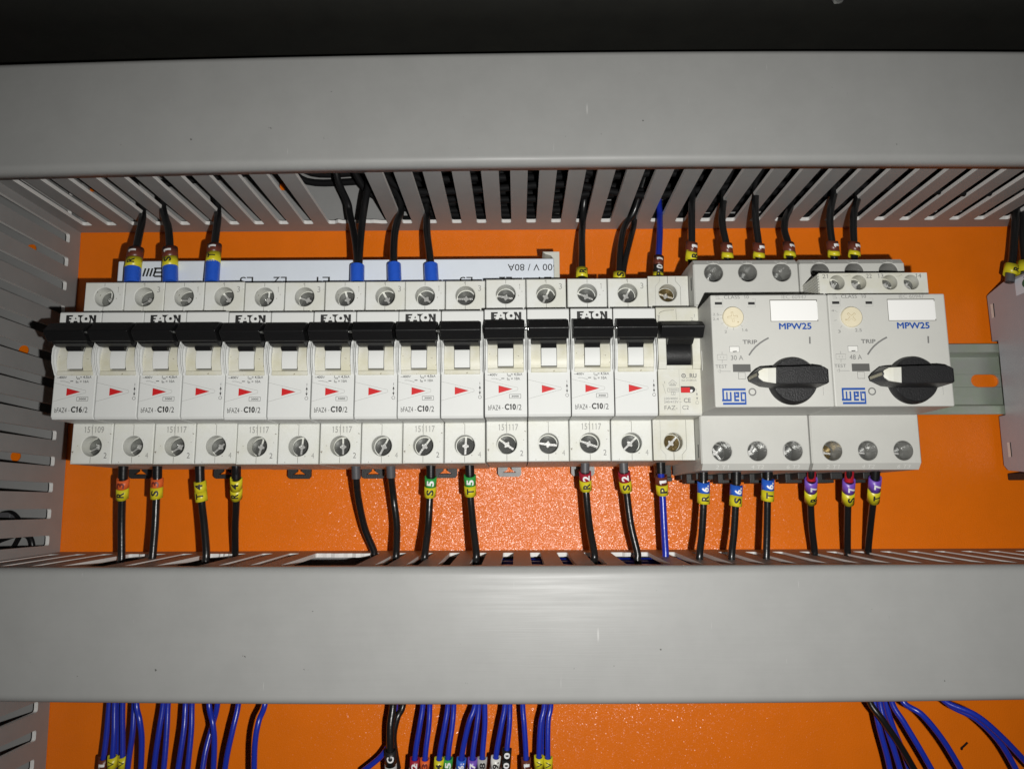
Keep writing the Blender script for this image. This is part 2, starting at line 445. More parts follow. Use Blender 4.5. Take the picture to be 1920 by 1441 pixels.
# upper duct
XS = 193.4
UP = thing('wiring_duct', 'grey slotted wiring duct running above the row of breakers, lid closed', 'wiring duct', 190, 130, 0, 'slotted grey wiring ducts')
b = MB('duct'); comb(b, 106.6, 108.4, XS, -19, 40, -40, 695, 10.6, 74.5, {-8: 2}, 3)
comb(b, 153.0, 154.8, XS, -19, 40, -40, 695, 10.6, 72.5, {}, 4)
b.build('slotted_wall', UP)
b = MB('duct')
holes = [-34+50*k for k in range(15)]                  # mounting holes of the duct's back
zc, hw, hh = 131.5, 1.7, 3.2
xs = -40
for h in holes:
    b.box(xs, h-hw, zc-hh, zc+hh, 0.5, 2.3); xs = h+hw
b.box(xs, 695, zc-hh, zc+hh, 0.5, 2.3)
b.box(-40, 695, 108.45, zc-hh-0.01, 0.5, 2.3); b.box(-40, 695, zc+hh+0.01, 152.95, 0.5, 2.3)
b.build('back_wall', UP)
lid(106.0, 157.0, lambda X, t: -min(1.3, ((X-235)/240)**2)*(2.3+0.7*t), -37.6, 700, lip=7.5).build('lid', UP)

# lower duct
LO = thing('wiring_duct', 'grey slotted wiring duct running below the row of breakers, lid closed', 'wiring duct', 190, -82, 0, 'slotted grey wiring ducts')
b = MB('duct'); comb(b, -57.9, -56.1, 193.9, -18, 40, -38, 695, 14.5, 97.0, {-8: 2, 3: 1, -15: 1, -12: 1}, 5)
comb(b, -106.0, -104.2, 193.9, -18, 40, -38, 695, 13.0, 72.0, {}, 6)
# the wall stands 72 mm out: shorten the front wall to the lid
b.v = [(x, z-(1.75*min(d, 72.5)/72.5 if z > -80 else 0)+.2, min(d, 72.5)) for x, z, d in b.v]
b.build('slotted_wall', LO)
b = MB('duct'); b.box(-38, 695, -104.1, -58.0, 0.5, 2.3); b.build('back_wall', LO)
lid(-107.9, -57.35, lambda X, t: min(1.4, ((X-190)/205)**2)*1.5*(1-t), -37.6, 700, d_front=80, lip=7.5).build('lid', LO)

# vertical duct at the left
VE = thing('wiring_duct', 'grey slotted wiring duct standing upright at the left end of the breaker row', 'wiring duct', -68, 0, 0, 'slotted grey wiring ducts')
def lean(x, z, d): return (x-0.0225*(z-20), z, d)
def vcomb(b, x0, x1, zs0, k0, k1, za, zb, dback, dfront):
    prof = [(0.5, za), (0.5, zb), (dfront, zb)]; r = 1.0
    for k in range(k1, k0-1, -1):
        s0 = zs0+k*PITCH_; s1 = s0+4.7
        prof += [(dfront, s1)] + [(dback+r-r*math.cos(a)*1.0, s1-r+r*math.sin(a)) for a in (PI/2, PI/4, 0)]
        prof += [(dback+r-r*math.cos(a), s0+r-r*math.sin(a)) for a in (0, PI/4, PI/2)] + [(dfront, s0)]
    prof += [(dfront, za)]
    b.prism(prof, 'x', x0, x1, 0.0, 'duct', side='ductedge')
b = MB('duct'); vcomb(b, -38.4, -36.6, -2.4, -16, 11, -215, 150, 9.6, 72.5); vcomb(b, -97.5, -95.7, -2.4, -16, 11, -215, 150, 9.6, 72.5)
b.warp(lean); b.build('slotted_wall', VE)
b = MB('duct')
zz = -215
for h in [-9.5+53.4*k for k in range(-3, 3)]:
    b.box(-95.6, -38.5, zz, h-3.0, 0.5, 2.3)
    b.plate_hole(-95.6, -38.5, h-3.0, h+3.0, 2.3, -60.6, h, 2.6, 0.05, 'duct'); zz = h+3.0
    # a real through hole: its rim only
b.box(-95.6, -38.5, zz, 155, 0.5, 2.3)
# drop the bottoms of the wells so that the panel shows through the holes
keep = [i for i, f in enumerate(b.f) if not (len(f) == 40)]
b.f = [b.f[i] for i in keep]; b.m = [b.m[i] for i in keep]; b.s = [b.s[i] for i in keep]
b.warp(lean); b.build('back_wall', VE)
b = MB('lid'); b.prism([(-98.5, 67), (-98.5, 80), (-38.3, 80), (-38.3, 67), (-40.1, 67), (-40.1, 78.2), (-96.7, 78.2), (-96.7, 67)], 'z', -215, 155, 0.0, 'lid'); b.warp(lean)
b.build('lid', VE)

# ------------------------------------------------------------------ mounting rail
zc = 25.9
R_ = thing('mounting_rail', 'zinc plated hat rail with oblong slots carrying the breakers', 'rail', 200, zc, 0)
b = MB('rail')
x0, x1 = -30, 446
for s in (1, -1):
    t = 1.1
    prof = [(7.6, s*17.5), (6.5, s*17.5), (6.5, s*13.9), (0.4, s*13.0), (0.4, s*3.2), (1.5, s*3.2), (1.5, s*12.0), (7.0, s*12.9), (7.6, s*13.4)]
    b.prism([(d, zc+z) for d, z in prof], 'x', x0, x1, 0.12, 'rail', 1)
c0 = 421.8; per = 25.0; hl = 7.0; r = 3.15
cs = [c0-per*k for k in range(-1, 18)]; cs.sort()
cs = [c for c in cs if x0+10 < c < x1-9]
edges = [x0] + cs + [x1]
for i in range(len(edges)-1):
    L = [(edges[i], zc-r), (edges[i], zc+r)] if i == 0 else [(x, z) for x, z in arc(edges[i]+hl-r, zc, r, -PI/2, PI/2, 10)]
    Rr = [(edges[i+1], zc+r), (edges[i+1], zc-r)] if i == len(edges)-2 else [(x, z) for x, z in arc(edges[i+1]-hl+r, zc, r, PI/2, 3*PI/2, 10)]
    b.prism(L+Rr, 'd', 0.4, 1.5, 0.0, 'rail')
b.build('rail_strip', R_)

# ------------------------------------------------------------------ screws
def screw(name, parent, cx, cz, d, R, metal='steel', ang=0.0):
    b = MB(metal, 'slot')
    b.lathe_d(cx, cz, [(R, d-3), (R, d-1.0)], 28, 'slot')
    w = 0.46; nn = 0.48; nd = 0.95
    for s in (1, -1):
        a0 = math.asin(w/R)
        pts = [(R*math.cos(a0+(PI-2*a0)*k/14), s*R*math.sin(a0+(PI-2*a0)*k/14)) for k in range(15)]
        pts += [(-nn-0.55, s*w), (-nn, s*(w+0.4)), (-nn*0.8, s*(w+nd)), (nn*0.8, s*(w+nd)), (nn, s*(w+0.4)), (nn+0.55, s*w)]
        b.prism([(cx+x, cz+z) for x, z in pts], 'd', d-1.0, d, 0.16, metal, 1)
    o = b.build(name, parent, (cx, cz, d))
    o.rotation_mode = 'YXZ'
    o.rotation_euler = (math.radians(-6.5), ang, 0)
    return o

# ------------------------------------------------------------------ two-pole breakers
PW = 17.5
def pole_body(b, x0, m='white', mt='term', mc='cheek'):
    xa, xb = x0+0.2, x0+PW-0.2
    # middle block: label face, top strip, floor of the toggle well
    b.prism([(8, 0.05), (73.0, 0.05), (73.84, 1.2), (73.84, 19.2), (8, 19.2)], 'x', xa, xb, 0.3, m)
    b.prism([(8, 38.2), (73.84, 38.2), (73.84, 44.0), (73.4, 44.5), (8, 44.5)], 'x', xa, xb, 0.25, m)
    b.box(xa, xb, 19.2, 38.2, 8, 63.5, 0, mc)
    # terminal blocks
    for z0, z1, cz in ((-17.0, 0.05, -9.5), (44.5, 61.9, 55.3)):
        b.box(xa, xb, z0, z1, 8, 50.8, 0.0, mt)
        b.add([(xa, z0, 50.8), (xb, z0, 50.8), (xb, z0, 57.6), (xa, z0, 57.6)], [(0, 1, 2, 3)], mt)
        b.add([(xa, z1, 50.8), (xb, z1, 50.8), (xb, z1, 57.6), (xa, z1, 57.6)], [(0, 1, 2, 3)], mt)
        b.add([(xa, z0, 50.8), (xa, z1, 50.8), (xa, z1, 57.6), (xa, z0, 57.6)], [(0, 1, 2, 3)], mt)
        b.add([(xb, z0, 50.8), (xb, z1, 50.8), (xb, z1, 57.6), (xb, z0, 57.6)], [(0, 1, 2, 3)], mt)
        i = 0.35
        A = [(xa, z0, 57.6), (xb, z0, 57.6), (xb, z1, 57.6), (xa, z1, 57.6)]
        B = [(xa+i, z0+i, 58), (xb-i, z0+i, 58), (xb-i, z1-i, 58), (xa+i, z1-i, 58)]
        b.add(A+B, [(0, 1, 5, 4), (1, 2, 6, 5), (2, 3, 7, 6), (3, 0, 4, 7)], mt)
        b.plate_hole(xa+i, xb-i, z0+i, z1-i, 58, x0+PW/2, cz, 4.25, 6.8, mt, mt, lip=0.25)
        for q0, q1 in ((z0+0.4, cz-4.55), (cz+4.55, z1-0.4)):
            b.stroke([(x0+PW/2, q0), (x0+PW/2, q1)], 0.16, 58.02, 'seam')

def pole_frame(b, x0, m='white'):
    # the two thin cheeks that stand proud of the face on both sides of the toggle
    prof = [(64, 17.9), (73.9, 17.9), (75.4, 20.4), (76.6, 22.8), (77.0, 25.5), (76.8, 28.6), (75.6, 30.9), (74.9, 33.4), (73.9, 38.9), (64, 38.9)]
    inner = [(64, 18.0), (73.8, 18.0), (75.0, 20.6), (76.0, 23.0), (76.3, 25.5), (76.1, 28.4), (75.0, 30.6), (74.4, 33.2), (73.8, 38.8), (64, 38.8)]
    for xa, xb, p in ((x0+0.14, x0+0.52, prof), (x0+0.68, x0+1.5, inner), (x0+PW-0.52, x0+PW-0.14, prof), (x0+PW-1.5, x0+PW-0.68, inner)):
        b.prism(p, 'x', xa, xb, 0.1, m, 1)

def logo(b, x, z, h, d):
    """block letters of the maker's mark, height h, lower-left corner x, z"""
    def Q(pts): b.flat([(x+px*h, z+(1-py)*h) for px, py in pts], d, 'ink')
    Q([(0, 0), (.92, 0), (.84, .22), (.42, .22), (0, .22)]); Q([(0, .22), (.42, .22), (.42, .39), (0, .39)])
    Q([(0, .39), (.76, .39), (.68, .6), (0, .6)]); Q([(0, .6), (.42, .6), (.42, .77), (0, .77)]); Q([(0, .77), (.64, .77), (.56, 1), (0, 1)])
    Q([(1.27, .27), (1.40, .56), (1.14, .56)]); Q([(1.06, .77), (1.48, .77), (1.58, 1), (.97, 1)])
    Q([(1.48, 0), (2.36, 0), (2.14, .13), (2.02, .25), (1.6, .25)]); Q([(1.78, .25), (2.02, .25), (1.95, .5), (2.02, .78), (2.2, 1), (1.82, 1)])
    Q([(2.62+.2*math.cos(t*PI/8), .5+.2*math.sin(t*PI/8)) for t in range(16)])
    Q([(2.98, 0), (3.34, 0), (3.34, .12), (2.98, .12)]); Q([(2.98, .12), (3.34, .12), (3.3, .45), (3.3, 1), (3.02, 1), (3.16, .6)])
    Q([(3.34, 0), (3.62, .52), (3.62, 1), (3.3, .42)]); Q([(3.62, 0), (3.95, 0), (3.95, 1), (3.62, 1)])

def lettering(amp):
    b = MB('ink', 'greyink', 'faint', 'red')
    d = 73.84+0.05
    K = 1/33.1
    def xx(x): return (x-60)*K
    def zz(y): return 15.0-(y-180)*K
    def T(s, xa, xb, ya, yb, m='ink', bold=0.0, dd=None): b.text(s, xx(xa), xx(xb), zz(yb), zz(ya), dd or d, m, bold)
    bl = MB('ink'); logo(bl, 2.85, 40.0, 3.15, d)
    T('~400V', 105, 240, 92, 125, bold=.012); T('I   = 4,5kA', 367, 572, 88, 128, bold=.012); T('cu', 378, 415, 112, 136, bold=.012)
    T('I   = %dA' % amp, 367, 540, 146, 182, bold=.012); T('n', 378, 400, 166, 188, bold=.012)
    b.stroke([(xx(155), zz(160)), (xx(205), zz(160)), (xx(288), zz(183))], .11, d, 'ink')
    b.stroke([(xx(290), zz(160)), (xx(330), zz(160))], .3, d, 'ink')
    b0 = b; b2 = MB('ink', 'faint', 'red', 'greyink')
    for o in (0, 578):
        b = b2 if o else b0
        b.stroke([(xx(72+o), zz(180)), (xx(470+o), zz(277))] + [(xx(490+o+22*math.cos(a)), zz(302-24*math.sin(a))) for a in (1.0, .4, -.4, -1.0)] + [(xx(470+o), zz(327)), (xx(72+o), zz(437))], .11, d, 'faint')
        b.flat([(xx(252+o), zz(255)), (xx(252+o), zz(358)), (xx(438+o), zz(305))], d+0.02, 'red')
        b.stroke([(xx(252+o), zz(254)), (xx(438+o), zz(305))], .1, d+.03, 'greyink')
    b = b0; b.frame(xx(397), xx(548), zz(428), zz(373), .13, d, 'ink'); T('3000', 425, 522, 388, 413, bold=.02)
    T('bFAZ4', 113, 275, 518, 585, 'ink'); b.stroke([(xx(298), zz(558)), (xx(316), zz(558))], .18, d, 'ink')
    b.fat('C%d' % amp, xx(336), xx(478), zz(580), zz(506), d, 'ink', .13); T('/2', 490, 556, 510, 586, 'ink')
    # on and off arrows on the second pole
    cx = xx(1165); b = b2
    b.stroke([(cx, zz(190)), (cx, zz(224))], .16, d, 'ink'); b.flat([(cx-.42, zz(278)), (cx+.42, zz(278)), (cx, zz(236))], d, 'ink'); b.flat([(cx-.42, zz(322)), (cx+.42, zz(322)), (cx, zz(362))], d, 'ink')
    b.stroke([(cx, zz(278)), (cx, zz(322))], .14, d, 'ink'); b.ring(cx, zz(393), .62, .14, d, 'ink')
    # terminal numbers
    b = MB('faint', 'greyink')
    e = 58.03
    code = '151109' if amp == 16 else '151117'
    b.text(code, 5.3, 13.6, -3.9, -1.2, e, 'faint', .01)
    b.text('2', 14.3, 15.6, -14.6, -12.3, e, 'greyink'); b.text('4', 31.9, 33.1, -14.6, -12.3, e, 'faint')
    bt = b; b = MB('faint')
    b.text('1', 14.5, 14.9, 57.2, 59.8, e, 'faint'); b.text('3', 31.8, 33.1, 57.2, 59.8, e, 'faint')
    b.text('AU000', 3.2, 10.2, 44.9, 46.6, e, 'faint')
    return b0, b2, bt, bl, b

def make_breaker():
    t = thing('circuit_breaker', '', 'circuit breaker', 0, 0, 0, 'double-pole circuit breakers in the row')
    for k in (0, 1):
        x0 = k*PW
        b = MB('white', 'term', 'cheek', 'seam'); pole_body(b, x0); pole_frame(b, x0)
        # drum of the toggle, fixed outer rings
        for xa, xb in ((x0+1.52, x0+5.45), (x0+12.0, x0+PW-1.52)): b.cyl_x(xa, xb, 24.2, 63.8, 11.2, -0.55, 1.15, 18, 'cheek')
        b.prism([(64, 17.9), (74.6, 17.9), (74.6, 19.5), (73.2, 20.6), (64, 20.6)], 'x', x0+1.52, x0+PW-1.52, 0.15, 'cheek', 1)
        b.build('housing', t)
    for k in (0, 1):
        x0 = k*PW
        b = MB('black', 'white')
        b.cyl_x(x0+5.7, x0+11.8, 24.6, 63.8, 11.6, -0.36, 0.9, 18, 'white')
        b.prism([(66, 30), (77.0, 29.2), (79.6, 29.9), (80.8, 31.0), (80.8, 36), (66, 36)], 'x', x0+1.75, x0+PW-1.75, 0.15, 'black', 1)
        b.prism([(70, 27.7), (75.9, 27.7), (77.2, 29.2), (77.2, 31), (70, 31)], 'x', x0+5.7, x0+11.8, 0.0, 'black')
        b.prism([(75.0, 31.4), (80.6, 30.5), (81.3, 30.7), (84.6, 33.7), (84.7, 34.2), (80.4, 38.2), (76.5, 39.1), (74.6, 39.1)], 'x', x0+0.62, x0+PW-1.0, 0.28, 'black')
        b.build('toggle', t, (x0+PW/2, 24.2, 64))
    b = MB('steel'); b.cyl_x(16.3, 18.7, 34.0, 82.2, 0.55, n=12, m='steel'); b.build('link_pin', t)
    for k in (0, 1):
        for cz in (-9.5, 55.3):
            screw('terminal_screw', t, k*PW+PW/2, cz, 52.4, 3.8)
    b = MB('blackmatt')     # the rail clip that peeks out below
    c = 5.8
    b.prism([(c-5.6, -12), (c-5.6, -20.2), (c-4.6, -21.4), (c+4.6, -21.4), (c+5.6, -20.2), (c+5.6, -12), (c+1.0, -12), (c+1.0, -17.9), (c+3.3, -19.5), (c-3.3, -19.5), (c-1.0, -17.9), (c-1.0, -12)], 'd', 7.0, 8.6, 0.0, 'blackmatt')
    b.build('rail_clip', t)
    for q, nm in zip(lettering(16), ('lettering', 'position_mark', 'terminal_mark', 'maker_mark', 'upper_mark')): q.build(nm, t)
    return t

B_LABEL = ['white double-pole breaker at the left end, one orange-tagged wire below it',
           'white double-pole breaker with one orange-tagged and one yellow-tagged wire below it',
           'white double-pole breaker with a single yellow-tagged wire below its first pole',
           'white double-pole breaker with two untagged grey-sleeved black wires below it',
           'white double-pole breaker with two green-tagged wires below it',
           'white double-pole breaker with no wires below, only a grey metal clip',
           'white double-pole breaker with two red-tagged wires below it']
B_DZ = [0.45, 0.25, 0.0, 0.0, 0.05, 0.55, 0.8]
proto = make_breaker()
breakers = [proto] + [copy_tree(proto) for _ in range(6)]
let10 = None
clipX = [5.8, 11.9, 13.0, 13.6, 13.5, 9.3, 9.8]
scr_ang = {3: [2.6, 0.8, 0.2, -0.6], 4: [-0.55, 0.7, 0.75, 0.55], 5: [1.1, 0.5, -1.45, 1.0], 6: [-1.1, 1.95, 1.3, -0.5]}
M['clipmetal'] = mat('grey_metal_clip', (0.20, 0.20, 0.195), 0.5, 0.4, mottle=0.4)
for i, t in enumerate(breakers):
    t['label'] = B_LABEL[i]
    t.location = ((i*2*PW+(0, .1, -.05, .1, 0, .15, .1)[i])*S, -(0, .15, .05, .2, .1, .35, .15)[i]*S, B_DZ[i]*S)
    t.rotation_euler = (0, math.radians((.12, -.1, .05, 0, -.12, -.22, .1)[i]), 0)
    rnd = random.Random(i*5+1); sk = 0
    for ch in t.children:
        nm = ch.name.split('.')[0]
        if nm in ('lettering', 'position_mark', 'terminal_mark', 'maker_mark', 'upper_mark') and i > 0:
            if let10 is None:
                let10 = {}
                for q, n2 in zip(lettering(10), ('lettering', 'position_mark', 'terminal_mark', 'maker_mark', 'upper_mark')):
                    tmp = q.build(n2); let10[n2] = tmp.data; bpy.data.objects.remove(tmp)
            ch.data = let10[nm]
        elif nm == 'terminal_screw':
            ch.rotation_euler = (math.radians(rnd.uniform(-8.5, -5)), rnd.uniform(0, PI), math.radians(rnd.uniform(-2, 2)))
        elif nm == 'rail_clip':
            ch.location.x += (clipX[i]-5.8)*S
            if i >= 5:
                ch.data = ch.data.copy(); ch.data.materials[0] = M['clipmetal']
                ch['label'] = 'bare grey metal rail clip'
bpy.context.view_layer.update()

# ------------------------------------------------------------------ single-pole breaker
def make_single():
    X0 = 14*PW+0.25; Zo = 0.85
    t = thing('circuit_breaker', 'narrow cream single-pole breaker with yellowed screws, beside the light grey motor switches', 'circuit breaker', X0, Zo, 0)
    b = MB('cream', 'seam')
    x0 = X0; xa, xb = x0+.1, x0+PW-.1; z = Zo
    b.prism([(8, z), (73.2, z), (73.84, z+.9), (73.84, z+19.0), (8, z+19.0)], 'x', xa, xb, .3, 'cream')
    b.prism([(8, z+36.5), (73.84, z+36.5), (73.84, z+44.2), (73.3, z+44.8), (8, z+44.8)], 'x', xa, xb, .3, 'cream')
    b.box(xa, xb, z+19.0, z+36.5, 8, 62, 0, 'cream')
    for a0, a1 in ((xa+.1, x0+3.5), (x0+PW-3.5, xb-.1)):
        b.prism([(60, z+18.8), (74.6, z+18.8), (75.6, z+21), (75.6, z+31), (74.4, z+36.4), (60, z+36.4)], 'x', a0, a1, .25, 'cream')
    b.prism([(60, z+18.8), (74.2, z+18.8), (74.2, z+20.4), (70, z+21.3), (60, z+21.3)], 'x', x0+3.5, x0+PW-3.5, .1, 'cream', 1)
    for z0, z1, cz in ((-16.9, 0, -9.4), (44.8, 62.6, 55.2)):
        z0 += z; z1 += z; cz += z
        b.box(xa, xb, z0, z1, 8, 51.0, 0, 'cream')
        for p in ([(xa, z0), (xb, z0)], [(xa, z1), (xb, z1)], [(xa, z0), (xa, z1)], [(xb, z0), (xb, z1)]):
            b.add([(*p[0], 51.0), (*p[1], 51.0), (*p[1], 58), (*p[0], 58)], [(0, 1, 2, 3)], 'cream')
        b.plate_hole(xa, xb, z0, z1, 58, x0+8.6, cz, 3.9, 6.6, 'cream', lip=.3)
        s = 1 if cz < 0 else -1
        e = z0 if s > 0 else z1
        b.stroke([(x0+8.6, e), (x0+8.6, cz-s*4.1)], .22, 58.02, 'seam')
        for q in (-1, 1):
            b.stroke([(x0+8.6+q*3.4, e+s*.2), (x0+8.6+q*3.4, e+s*2.2), (x0+8.6+q*5.4, e+s*4.6), (x0+8.6+q*5.4, e+s*17)], .13, 58.02, 'seam' if q > 0 else 'faint')
    b.stroke([(x0+8.6, z+.8), (x0+8.6, z+20.2)], .1, 73.87, 'faint')
    b.build('housing', t)
    b = MB('black')
    b.cyl_x(x0+3.6, x0+PW-3.6, z+26.4, 64.5, 9.4, -0.75, 1.3, 18, 'black')
    b.prism([(66, z+29.0), (77.5, z+28.4), (80, z+30), (80, z+35), (66, z+35)], 'x', x0+3.6, x0+PW-3.6, .2, 'black', 1)
    b.prism([(74.4, z+31.2), (80.6, z+30.2), (81.4, z+30.6), (84.3, z+33.9), (84.4, z+34.6), (81.0, z+36.8), (74.4, z+38.2)], 'x', x0+.3, x0+PW-.2, .35, 'black')
    b.build('toggle', t)
    b = MB('red', 'inkwhite', 'ink')      # position window with its red flag
    d = 73.84
    def xq(px): return x0+.25+(px-82)/31.5
    def zq(py): return z+19-(py-775)/32.3
    b.prism([(xq(360), zq(1092)), (xq(500), zq(1092))] + [(xq(500)+1.2*math.sin(a)*1.15, (zq(1092)+zq(1006))/2-1.33*math.cos(a)) for a in (.6, 1.2, 1.57, 2.0, 2.6)] + [(xq(500), zq(1006)), (xq(360), zq(1006))], 'd', d-.2, d+.03, 0, 'ink')
    b.flat([(xq(362), zq(1090)), (xq(475), zq(1090)), (xq(475), zq(1022)), (xq(362), zq(1022))], d+.06, 'red')
    b.flat([(xq(478), zq(1086)), (xq(500), zq(1084)), (xq(512), zq(1062)), (xq(500), zq(1050)), (xq(478), zq(1056))], d+.06, 'inkwhite')
    b.build('position_flag', t)
    b = MB('greyink', 'ink', 'faint')
    e = d+.05
    def T(s, xa_, xb_, ya, yb, m='greyink', bold=.0): b.text(s, xq(xa_), xq(xb_), zq(yb), zq(ya), e, m, bold)
    b.ring(xq(402), zq(868), .75, .35, e, 'greyink'); T('c', 392, 412, 856, 880, bold=.02); T('..', 432, 462, 892, 902); T('RU', 478, 566, 838, 898, bold=.03)
    T('5kA 277/480VAC', 374, 568, 920, 940)
    b.stroke([(xq(258), zq(920)), (xq(206), zq(970)), (xq(216), zq(984)), (xq(300), zq(984)), (xq(312), zq(968)), (xq(258), zq(920))], .14, e)
    T('V', 250, 265, 940, 955); T('D E', 234, 284, 958, 978); b.frame(xq(222), xq(296), zq(1002), zq(988), .1, e)
    b.frame(xq(192), xq(332), zq(1078), zq(1032), .12, e); T('10000', 208, 318, 1042, 1066); b.frame(xq(240), xq(286), zq(1120), zq(1080), .12, e); T('3', 256, 272, 1088, 1112)
    T('230/400V ~', 142, 358, 1152, 1182); T('240/415V ~', 142, 364, 1196, 1226)
    T('CE', 392, 480, 1162, 1222, 'greyink', .01); T('FAZ-', 145, 308, 1260, 1314, 'greyink'); T('C2', 370, 452, 1258, 1312, 'greyink')
    b.stroke([(xq(135), zq(975)), (xq(165), zq(1100))], .1, e); T('1', 150, 160, 940, 968)
    cx = xq(561); b.flat([(cx-.34, zq(1122)), (cx+.34, zq(1122)), (cx, zq(1086))], e, 'greyink'); b.flat([(cx-.34, zq(1154)), (cx+.34, zq(1154)), (cx, zq(1190))], e, 'greyink')
    b.ring(cx, zq(1222), .62, .1, e, 'greyink'); T('I', 556, 561, 1042, 1072, 'faint')
    b2 = MB('ink'); b2.text('2603C', x0+6.4, x0+12.6, z+45.0, z+47.3, 58.04, 'ink', .01)
    b2.build('terminal_mark', t)
    # worn writing on the top strip
    b3 = b; b = MB('seam', 'greyink', 'faint')
    pts = [(x0+1.3, z+41.8), (x0+2.0, z+42.6), (x0+3.8, z+43.2), (x0+7.6, z+43.4)]
    b.stroke(pts, .16, e, 'seam'); b.stroke([(x0+8.3, z+43.8), (x0+8.4, z+39.4)], .12, e, 'seam')
    vs, fs = text_mesh('Prod', .01)
    b.add([(x0+1.6-y*1.0, z+38.6+x*2.6, e) for x, y in vs], fs, 'greyink')
    b.text("2.", x0+14.2, x0+15.6, z+38.8, z+40.2, e, 'faint'); b.text("1", x0+15.6, x0+15.9, z+40.4, z+41.6, e, 'greyink')
    b.build('pencil_mark', t); b3.build('lettering', t)
    screw('terminal_screw', t, x0+8.6, z-9.4, 52.8, 3.5, 'brass', 0.75-PI/2); screw('terminal_screw', t, x0+8.6, z+55.2, 52.8, 3.5, 'brass', 1.9-PI/2)
    b = MB('blackmatt'); b.box(x0+9.0, x0+16.5, -21.5, -14, 7, 12, .3, 'blackmatt'); b.box(x0+11.5, x0+17.0, -23.4, -21.5, 7, 11, .2, 'blackmatt'); b.build('rail_clip', t)
    return t
make_single()

# ------------------------------------------------------------------ motor protection switches
WX, WZ, WF, WT = 262.9, 1.4, 94.0, 67.5
def f7(x, y): return at(1310+x/6.004, 540+y/6.004, WF)
def maker_mark(b, d):
    def Q(x0, y0, x1, y1, d):
        a = f7(265+x0-1.5, 1130+y0-1.5); c = f7(265+x1+1.5, 1130+y1+1.5)
        b.add([(a[0], c[1], d), (c[0], c[1], d), (c[0], a[1], d), (a[0], a[1], d)], [(0, 1, 2, 3)], 'blueink')
    for k, r in enumerate(((0, 0, 262, 20), (0, 20, 22, 122), (0, 122, 106, 142), (44, 40, 62, 122), (86, 40, 106, 122),
              (132, 40, 154, 142), (154, 40, 190, 60), (172, 60, 190, 100), (154, 82, 172, 100), (154, 122, 190, 142),
              (206, 40, 226, 142), (226, 40, 252, 60), (252, 40, 272, 160), (226, 122, 252, 142), (10, 160, 272, 180))):
        Q(*r, d+.003*k)

